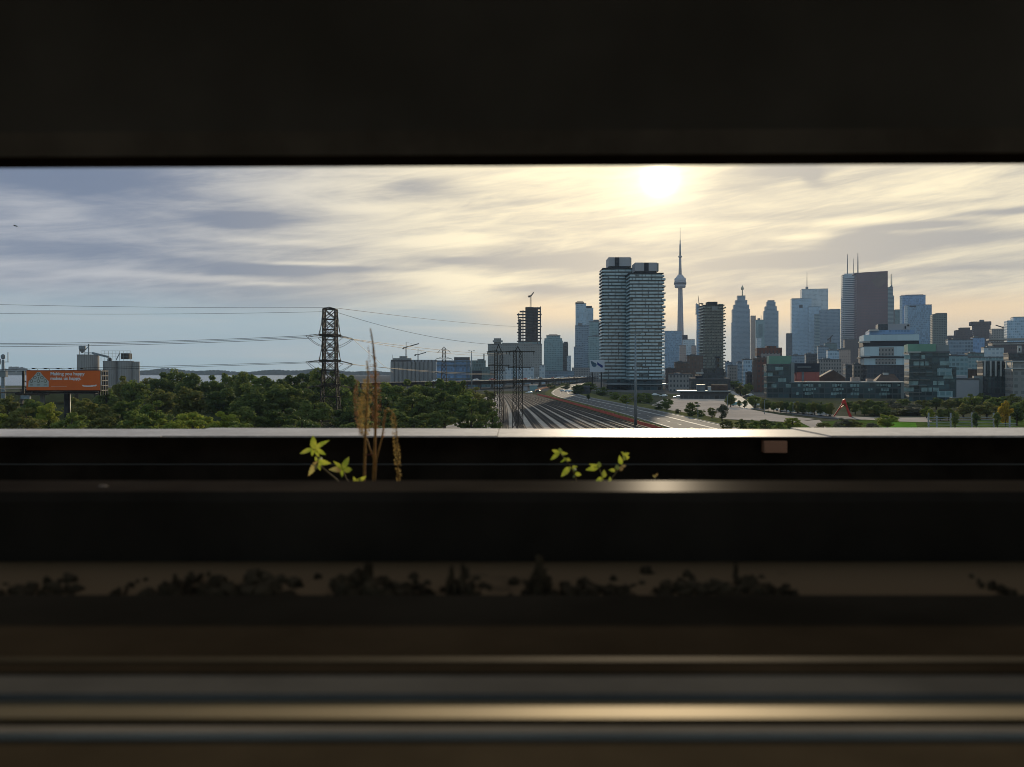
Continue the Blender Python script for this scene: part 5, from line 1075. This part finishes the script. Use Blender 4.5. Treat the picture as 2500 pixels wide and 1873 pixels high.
# shed and crates at the far end of the yard
bld('yard_shed', 'pale teal metal shed at the far end of the yard', 'shed', 1293, 1312, 941, 640, plain('pale_teal_metal', (.22, .33, .33), .5, .1, .1, .2), 8, roof=m_roofl)
bld('yard_shed', 'small white yard hut under the elevated road, behind the portal masts', 'shed', 1278, 1288, 942, 660, m_mech, 6, roof=m_roof)
bld('yard_shed', 'dark brick signal hut beside the road bend, under the billboard', 'shed', 1400, 1440, 944, 560, 'dark', 12)
# a gull
gu = thing('gull', 'lone gull gliding with raised wings, high over the billboard', 'bird', P(39, 551, 60)); q = MB(); s_ = 60 / F
q.tube([(-3.4 * s_, .05, -1 * s_), (0, 0, 0), (3.4 * s_, 0, -3 * s_)], [.02, .055, .03], 6)
q.add([(-6 * s_, -.05, -.5 * s_), (-6 * s_, .1, -.5 * s_), (-1 * s_, -.12, 1.4 * s_), (-1 * s_, .12, 1.2 * s_), (2 * s_, -.1, -.4 * s_), (2 * s_, .12, -.4 * s_), (6 * s_, -.02, -5 * s_), (6 * s_, .06, -5 * s_)], [(0, 2, 3, 1), (2, 4, 5, 3), (4, 6, 7, 5)]); q.build('body', plain('gull_plumage', (.42, .45, .50), .8), gu)
# ------------------------------------------------------------------ trees
def foliage(name, c1, c2, tr=.32):
    m, b = newmat(name); o = V.nt.nodes['Material Output']
    oi = V.nt.nodes.new('ShaderNodeObjectInfo'); rnd = V(oi.outputs['Random'])
    n = noise(texco('Object'), .9, 3, .6)
    cc = cmix(sstep(n * .75 + rnd * .25, .3, .7), c1, c2)
    T = V.nt.nodes.new('ShaderNodeBsdfTranslucent'); mx = V.nt.nodes.new('ShaderNodeMixShader'); mx.inputs[0].default_value = tr
    link(cc, b.inputs['Base Color']); b.inputs['Roughness'].default_value = .6; b.inputs['Specular IOR Level'].default_value = .1; link(cc, T.inputs[0])
    V.nt.links.new(b.outputs[0], mx.inputs[1]); V.nt.links.new(T.outputs[0], mx.inputs[2]); V.nt.links.new(mx.outputs[0], o.inputs[0]); return m
FOL = {'dark': foliage('dark_green_foliage', (.068, .098, .030), (.17, .205, .052), .48), 'mid': foliage('mid_green_foliage', (.095, .135, .034), (.19, .235, .052), .5),
       'olive': foliage('olive_foliage', (.115, .125, .036), (.21, .21, .055), .45), 'yellow': foliage('yellow_green_foliage', (.16, .20, .028), (.30, .33, .05), .48),
       'amber': foliage('amber_foliage', (.28, .14, .022), (.46, .34, .04), .45), 'grey': foliage('grey_green_foliage', (.095, .10, .068), (.16, .16, .105), .35), 'shore': foliage('far_shore_foliage', (.012, .026, .024), (.022, .042, .034), .2)}
m_bark = plain('bark', (.055, .042, .032), .95, 0, .3, 1.0)
def tree_proto(seed, kind):
    """unit tree: 10 high, about 8 wide; kinds: round, tall, bush"""
    rr = random.Random(seed); r = thing('tree', 'tree', 'tree'); tk = MB(); cr = MB()
    h0, R0, zc_, hz = {'round': (1.4, 4.0, 5.4, 4.6), 'tall': (1.4, 3.0, 5.4, 4.6), 'bush': (.5, 4.4, 4.6, 5.4)}[kind]
    tk.tube([(0, 0, -.1), (.1, 0, h0), (.2, .1, 6.0), (.1, .1, 8.4)], [.38, .30, .17, .05], 8)
    blobs = []; nb = 30 if kind != 'tall' else 24
    while len(blobs) < nb:
        x, y, z = (rr.uniform(-1, 1) for _ in range(3)); l = math.sqrt(x * x + y * y + z * z)
        if .35 < l < 1:
            if z < -.2: x *= .8; y *= .8
            sz_ = rr.uniform(.75, 1.45) * (1.15 - .35 * max(0, z)); blobs.append((Vector((x * (R0 - .9), y * (R0 - .9), zc_ + z * (hz - .8))), sz_))
    for i, (c_, s_) in enumerate(blobs):
        if i % 4 == 0: b0 = Vector((.15, .05, rr.uniform(h0, 5.5))); tk.tube([b0, b0.lerp(c_, .5) + Vector((0, 0, .3)), c_], [.13, .08, .03], 5)
        for _ in range(95 if kind != 'bush' else 90):
            n_ = Vector((rr.gauss(0, 1), rr.gauss(0, 1), rr.gauss(0, 1))).normalized(); rad = s_ * rr.uniform(.55, 1.08)
            p = c_ + Vector((n_.x * rad, n_.y * rad, n_.z * rad * .75)); nn = (n_ + Vector((rr.uniform(-.9, .9), rr.uniform(-.9, .9), rr.uniform(-.3, 1.0)))).normalized()
            e = nn.orthogonal().normalized(); g_ = nn.cross(e); a = rr.uniform(0, 6.28); e, g_ = e * math.cos(a) + g_ * math.sin(a), g_ * math.cos(a) - e * math.sin(a)
            l = rr.uniform(.24, .55); w_ = l * rr.uniform(.5, .8)
            cr.add([p - e * l, p + g_ * w_ * .6 + nn * .06, p + e * l, p - g_ * w_ * .6 + nn * .06], [(0, 1, 2, 3)])
    tk.build('trunk', m_bark, r); cr.build('crown', FOL['mid'], r); return r
PROTO = {('round', i): tree_proto(40 + i, 'round') for i in range(4)}; PROTO.update({('tall', i): tree_proto(60 + i, 'tall') for i in range(2)}); PROTO.update({('bush', i): tree_proto(80 + i, 'bush') for i in range(2)})
seen = set(); tr_ = random.Random(77)
def tree(px, ytop, dd, wpx, tone, label, group, kind='round', zb=0.0):
    key = (kind, tr_.randrange(4 if kind == 'round' else 2)); p = PROTO[key]
    t = p if key not in seen else copy_tree(p); seen.add(key)
    h = Z(ytop, dd) - zb; w_ = wpx / F * dd; t.location = (X(px, dd), dd, zb); t.scale = (w_ / (8.2 if kind != 'tall' else 6.2), w_ / (8.2 if kind != 'tall' else 6.2), h / 10.0); t.rotation_euler = (0, 0, tr_.uniform(0, 6.28))
    tag(t, label, 'tree' if kind != 'bush' else 'bush', group)
    if kind == 'bush': t.name = 'bush'
    for ch in t.children:
        if ch.name.startswith('crown'): ch.material_slots[0].link = 'OBJECT'; ch.material_slots[0].material = FOL[tone]
WOOD = [  # px, top row, distance, width px, tone, kind
 (20, 962, 210, 70, 'olive', 'round'), (-40, 970, 190, 110, 'olive', 'round'), (78, 968, 200, 80, 'mid', 'round'), (-20, 1000, 165, 110, 'yellow', 'bush'), (62, 992, 165, 110, 'olive', 'bush'), (120, 978, 185, 80, 'yellow', 'round'),
 (196, 962, 200, 90, 'olive', 'round'), (178, 1004, 162, 100, 'mid', 'bush'), (242, 976, 180, 90, 'olive', 'round'), (262, 1002, 160, 100, 'olive', 'bush'),
 (262, 946, 265, 70, 'dark', 'round'), (300, 914, 300, 66, 'olive', 'round'), (332, 922, 280, 80, 'mid', 'round'), (368, 916, 330, 70, 'olive', 'tall'), (318, 966, 185, 100, 'mid', 'round'), (330, 1000, 158, 110, 'mid', 'bush'),
 (400, 905, 300, 80, 'dark', 'round'), (432, 893, 310, 76, 'dark', 'round'), (470, 902, 290, 86, 'dark', 'round'), (395, 944, 225, 100, 'olive', 'round'), (455, 938, 215, 110, 'olive', 'round'), (380, 976, 175, 100, 'mid', 'bush'),
 (470, 994, 160, 130, 'yellow', 'bush'), (545, 1002, 158, 90, 'yellow', 'bush'), (418, 1012, 150, 110, 'yellow', 'bush'), (520, 912, 300, 70, 'mid', 'round'), (560, 903, 310, 70, 'dark', 'round'), (596, 898, 300, 62, 'dark', 'tall'),
 (545, 942, 225, 110, 'dark', 'round'), (630, 905, 290, 90, 'mid', 'round'), (668, 912, 260, 90, 'dark', 'round'), (620, 946, 205, 120, 'dark', 'round'), (690, 930, 215, 120, 'dark', 'round'), (600, 990, 168, 110, 'dark', 'bush'), (680, 985, 172, 120, 'dark', 'bush'),
 (720, 903, 300, 80, 'dark', 'round'), (762, 898, 300, 74, 'dark', 'round'), (745, 930, 230, 100, 'dark', 'round'), (780, 888, 290, 56, 'dark', 'tall'), (815, 900, 285, 70, 'dark', 'round'), (848, 903, 290, 66, 'dark', 'round'), (765, 970, 185, 110, 'dark', 'round'),
 (840, 935, 235, 110, 'mid', 'round'), (858, 975, 185, 110, 'dark', 'round'), (905, 932, 245, 90, 'dark', 'round'), (950, 927, 250, 90, 'mid', 'round'), (1000, 922, 255, 90, 'dark', 'round'), (1046, 928, 260, 84, 'dark', 'round'), (1088, 916, 265, 90, 'mid', 'round'), (1120, 921, 270, 66, 'dark', 'round'),
 (930, 958, 200, 120, 'dark', 'round'), (1010, 952, 205, 120, 'dark', 'round'), (1085, 948, 212, 110, 'dark', 'round'), (1140, 954, 218, 84, 'mid', 'round'), (960, 995, 172, 130, 'dark', 'bush'), (1060, 992, 176, 130, 'dark', 'bush'), (1150, 985, 188, 100, 'dark', 'bush'), (1186, 968, 214, 62, 'dark', 'round'), (1204, 1002, 198, 44, 'mid', 'bush'),
 (1160, 944, 330, 60, 'olive', 'bush'), (1190, 952, 350, 50, 'olive', 'bush'), (580, 1020, 150, 120, 'mid', 'bush'), (740, 1012, 155, 130, 'dark', 'bush'), (880, 1014, 155, 130, 'dark', 'bush')]
TN = {'dark': 'dark green', 'mid': 'mid green', 'olive': 'olive green', 'yellow': 'bright yellow green'}
LM = [(157, 'the billboard pole'), (271, 'the joined silos'), (806, 'the lattice pylon'), (1008, 'the long grain silos'), (1217, 'the slimmer portal mast')]
order = {}
for px, ytop, dd, wpx, tone, kind in sorted(WOOD):
    lm = min(LM, key=lambda q_: abs(q_[0] - px)); side = 'left of' if px < lm[0] else 'right of'
    row = 'back row' if dd > 245 else ('front row' if dd < 192 else 'middle row')
    order.setdefault((tone, row, lm[1], side, kind), []).append(px)
for px, ytop, dd, wpx, tone, kind in WOOD:
    lm = min(LM, key=lambda q_: abs(q_[0] - px)); side = 'left of' if px < lm[0] else 'right of'
    row = 'back row' if dd > 245 else ('front row' if dd < 192 else 'middle row')
    lst = order[(tone, row, lm[1], side, kind)]; i = lst.index(px) if side == 'right of' else len(lst) - 1 - lst.index(px)
    nm = {'round': 'broad tree', 'tall': 'slender tree', 'bush': 'rounded bush'}[kind]
    tree(px, ytop, dd, wpx, tone, f'{TN[tone]} {nm}, {row} of the wood, {ordn[i]} {side} {lm[1]}', 'trees of the wood', kind)
def gt(px, ytop, ybase, wpx, tone, label, kind='round', group='trees around the paved lot and park'):
    tree(px, ytop - 2, GD(ybase), wpx * 1.3, tone, label, group, kind)
gt(1690, 979, 1016, 34, 'dark', 'round dark bush on the verge in front of the paved lot', 'bush'); gt(1712, 1000, 1018, 20, 'mid', 'small low bush tucked beside the round dark bush', 'bush'); gt(1655, 1000, 1010, 14, 'olive', 'tiny rust tinged bush on the lot edge', 'bush')
gt(1763, 985, 1028, 24, 'grey', 'slim loose sapling at the near edge of the paved lot', 'tall'); gt(1738, 995, 1022, 20, 'olive', 'small yellowing sapling beside the slim loose one', 'tall'); gt(1784, 961, 995, 26, 'dark', 'dark street tree at the corner of the paved lot')
gt(1628, 972, 1003, 26, 'mid', 'loose green tree by the lot corner, beyond the road'); gt(1607, 985, 1000, 22, 'dark', 'low dark bush next to the loose green tree', 'bush')
gt(1805, 977, 995, 9, 'mid', 'thinner of two saplings on the side street', 'tall'); gt(1818, 977, 997, 12, 'dark', 'fuller of two saplings on the side street', 'tall')
for i, px in enumerate(range(1862, 2036, 14)): gt(px + tr_.uniform(-2, 2), 978 + (i % 3) * 1.5 + i * .3, 1004 + i * 1.2, 18 + (i % 4), ('olive', 'dark', 'mid')[i % 3], f'{ordn[i]} young tree of the clipped row along the parked cars', 'round', 'young tree row')
gt(1843, 966, 996, 34, 'mid', 'spreading green tree at the head of the young tree row'); gt(1866, 974, 992, 26, 'dark', 'low dark tree behind the head of the young tree row')
gt(1808, 942, 966, 24, 'olive', 'olive street tree far up the street below the stepped towers'); gt(1828, 936, 958, 22, 'yellow', 'yellow green street tree far up beside the brick wing'); gt(1820, 946, 970, 20, 'dark', 'dark street tree in the middle of the far street'); gt(1792, 930, 950, 34, 'yellow', 'yellow green crown at the end of the far street')
gt(2088, 985, 1012, 26, 'dark', 'dark round tree just past the red sculpture'); gt(2110, 990, 1016, 22, 'mid', 'pale green tree two along from the red sculpture'); gt(2136, 988, 1017, 24, 'dark', 'narrow dark tree before the long glass block end', 'tall'); gt(2162, 992, 1018, 26, 'dark', 'dark tree in front of the stepped green penthouse flats')
gt(2166, 1011, 1048, 44, 'yellow', 'bright green bushy tree standing on the mown lawn'); gt(1934, 1018, 1046, 40, 'yellow', 'bright green bush on the bank below the young tree row', 'bush')
for px, yt_, w_, tn, lb in ((1810, 1024, 26, 'dark', 'first dark shrub on the bank below the paved lot'), (1838, 1026, 26, 'mid', 'second shrub on the bank below the paved lot'), (1868, 1022, 34, 'dark', 'third and broadest shrub on the bank below the paved lot'), (1900, 1028, 26, 'mid', 'last low shrub before the bright green bush on the bank'),
                            (1775, 1024, 30, 'olive', 'rusty low shrub at the start of the bank below the paved lot'), (2010, 1030, 36, 'olive', 'olive shrub past the pale park path'), (2056, 1022, 40, 'grey', 'greyish leafless shrub under the red sculpture'), (2085, 1026, 34, 'olive', 'olive shrub beside the greyish one by the sculpture'), (2128, 1032, 28, 'grey', 'clipped brownish hedge block near the mown lawn')):
    gt(px, yt_, 1054, w_, tn, lb, 'bush', 'shrubs on the park bank')
for px, yt_, yb_, w_, tn, lb in ((2262, 994, 1022, 24, 'mid', 'green tree at the start of the white fence'), (2272, 997, 1030, 16, 'yellow', 'small yellow green sapling at the start of the white fence'), (2296, 998, 1028, 26, 'dark', 'dark tree behind the first bay of the white fence'), (2316, 996, 1028, 22, 'dark', 'dark tree next to the second post of the white fence'),
                                 (2352, 985, 1020, 44, 'olive', 'broad olive tree behind the second bay of the white fence'), (2372, 962, 1005, 46, 'mid', 'tall green tree below the white sided hall'), (2410, 982, 1022, 50, 'olive', 'broad olive tree behind the third bay of the white fence'), (2436, 966, 1012, 48, 'mid', 'tall green tree before the black fin framed block'),
                                 (2455, 975, 1042, 28, 'amber', 'yellow and amber autumn tree, the only one of its colour'), (2482, 984, 1040, 44, 'dark', 'dark tree beside the amber one at the edge of the view'), (2505, 970, 1030, 50, 'mid', 'green tree cut off by the edge of the view'), (2230, 985, 1008, 36, 'grey', 'grey green tree before the stepped flats'), (2190, 986, 1006, 30, 'grey', 'pale thin tree before the end of the long block'), (2340, 970, 1000, 34, 'dark', 'brown green tree at the foot of the white sided hall')):
    gt(px, yt_, yb_, w_, tn, lb)
for px, yt_, yb_, w_, tn, lb in ((2100, 978, 1000, 30, 'olive', 'olive tree in front of the far half of the long glass block'), (2124, 976, 1001, 34, 'dark', 'dark spreading tree in front of the far half of the long glass block'), (2150, 979, 1002, 30, 'mid', 'green tree under the end wall of the long glass block'), (2176, 976, 1001, 30, 'grey', 'grey green tree under the stepped flats corner'),
        (2206, 974, 1000, 32, 'dark', 'dark tree below the stepped flats balconies'), (2252, 976, 1002, 36, 'olive', 'olive tree below the stepped flats centre'), (2286, 972, 1000, 40, 'dark', 'dark tree below the stepped flats bay'), (2314, 976, 1003, 36, 'olive', 'rust olive tree by the foot of the stepped flats'), (2394, 960, 996, 44, 'dark', 'tall dark tree between the white hall and the black fin framed block'), (2470, 962, 1000, 44, 'olive', 'olive tree under the pale ribbed block'),
        (2074, 980, 1002, 24, 'mid', 'small green tree behind the red sculpture'), (2198, 996, 1014, 70, 'olive', 'low broad thicket behind the gravel path', ), (2240, 996, 1015, 70, 'grey', 'low greyish thicket behind the gravel path'), (2142, 998, 1015, 60, 'olive', 'low thicket between the sculpture and the gravel path')):
    gt(px, yt_, yb_, w_, tn, lb, 'bush' if 'thicket' in lb else 'round')
for px, lb in ((2332, 'first dark ball topped shrub against the white fence'), (2383, 'second dark ball topped shrub against the white fence'), (2435, 'last dark ball topped shrub against the white fence')): gt(px, 1004, 1046, 16, 'dark', lb, 'tall', 'ball topped shrubs by the fence')
for px, yt_, yb_, w_, tn, lb in ((1412, 938, 962, 30, 'dark', 'dark bush by the signal hut at the road bend'), (1440, 934, 960, 34, 'dark', 'dark tree below the white blue billboard'), (1470, 944, 966, 30, 'dark', 'dark bush at the podium edge of the twin towers'), (1528, 962, 985, 30, 'yellow', 'yellow green bush in front of the twin tower podium'), (1562, 962, 985, 26, 'dark', 'dark bush right beside the tall grey light mast'), (1580, 958, 984, 28, 'mid', 'second green bush past the tall grey light mast'), (1500, 957, 976, 24, 'mid', 'small green bush between the podium and the road'), (1437, 962, 978, 10, 'dark', 'thin sapling on the verge inside the road bend'), (1380, 936, 950, 24, 'dark', 'dark far bush under the elevated road'), (1345, 938, 950, 20, 'dark', 'small dark bush under the elevated road')):
    gt(px, yt_, yb_, w_, tn, lb, 'bush' if 'bush' in lb else 'round', 'trees by the yard road')
for k_, p in PROTO.items():
    if k_ not in seen:
        for ch in list(p.children): bpy.data.objects.remove(ch)
        bpy.data.objects.remove(p)
# far wooded shore: one mass nobody could count
rr = random.Random(9); q = MB()
for _ in range(5200):
    px = rr.uniform(-150, 960); dd = rr.uniform(3800, 4600); x = X(px, dd); hmax = 17 + 4 * math.sin(px * .05) + 5 * math.sin(px * .017 + 1) + (8 if 20 < px < 66 else 0)
    if px > 830: hmax *= .8
    z = .5 + rr.random() ** .6 * hmax + 1; s_ = rr.uniform(3, 7); q.add([(x - s_, dd, z - s_ * .7), (x + s_, dd + rr.uniform(-3, 3), z - s_ * .8), (x + s_ * .7, dd, z + s_ * .6), (x - s_ * .8, dd + rr.uniform(-4, 4), z + s_ * .5)], [(0, 1, 2, 3)])
for _ in range(1500):
    px = rr.uniform(-150, 960); dd = rr.uniform(3800, 4500); x = X(px, dd); s_ = rr.uniform(6, 14); q.add([(x - s_, dd, .5), (x + s_, dd, .5), (x + s_ * .8, dd, 11), (x - s_ * .8, dd, 11)], [(0, 1, 2, 3)])
tag(q.build('shore_wood', FOL['shore']), 'dark line of trees along the far shore across the water', None, None, 'stuff')
# ------------------------------------------------------------------ haze
hm = bpy.data.materials.new('haze_air'); hm.use_nodes = True; hn = hm.node_tree; hn.nodes.clear()
pv = hn.nodes.new('ShaderNodeVolumePrincipled'); pv.inputs['Color'].default_value = (.62, .78, 1.0, 1); pv.inputs['Density'].default_value = HAZE = .00006; pv.inputs['Anisotropy'].default_value = 0.0
oo = hn.nodes.new('ShaderNodeOutputMaterial'); hn.links.new(pv.outputs[0], oo.inputs['Volume'])
q = MB(); q.box(-9500, 9500, -400, 15500, -1.5, 580); tag(q.build('haze', hm), kind='stuff')
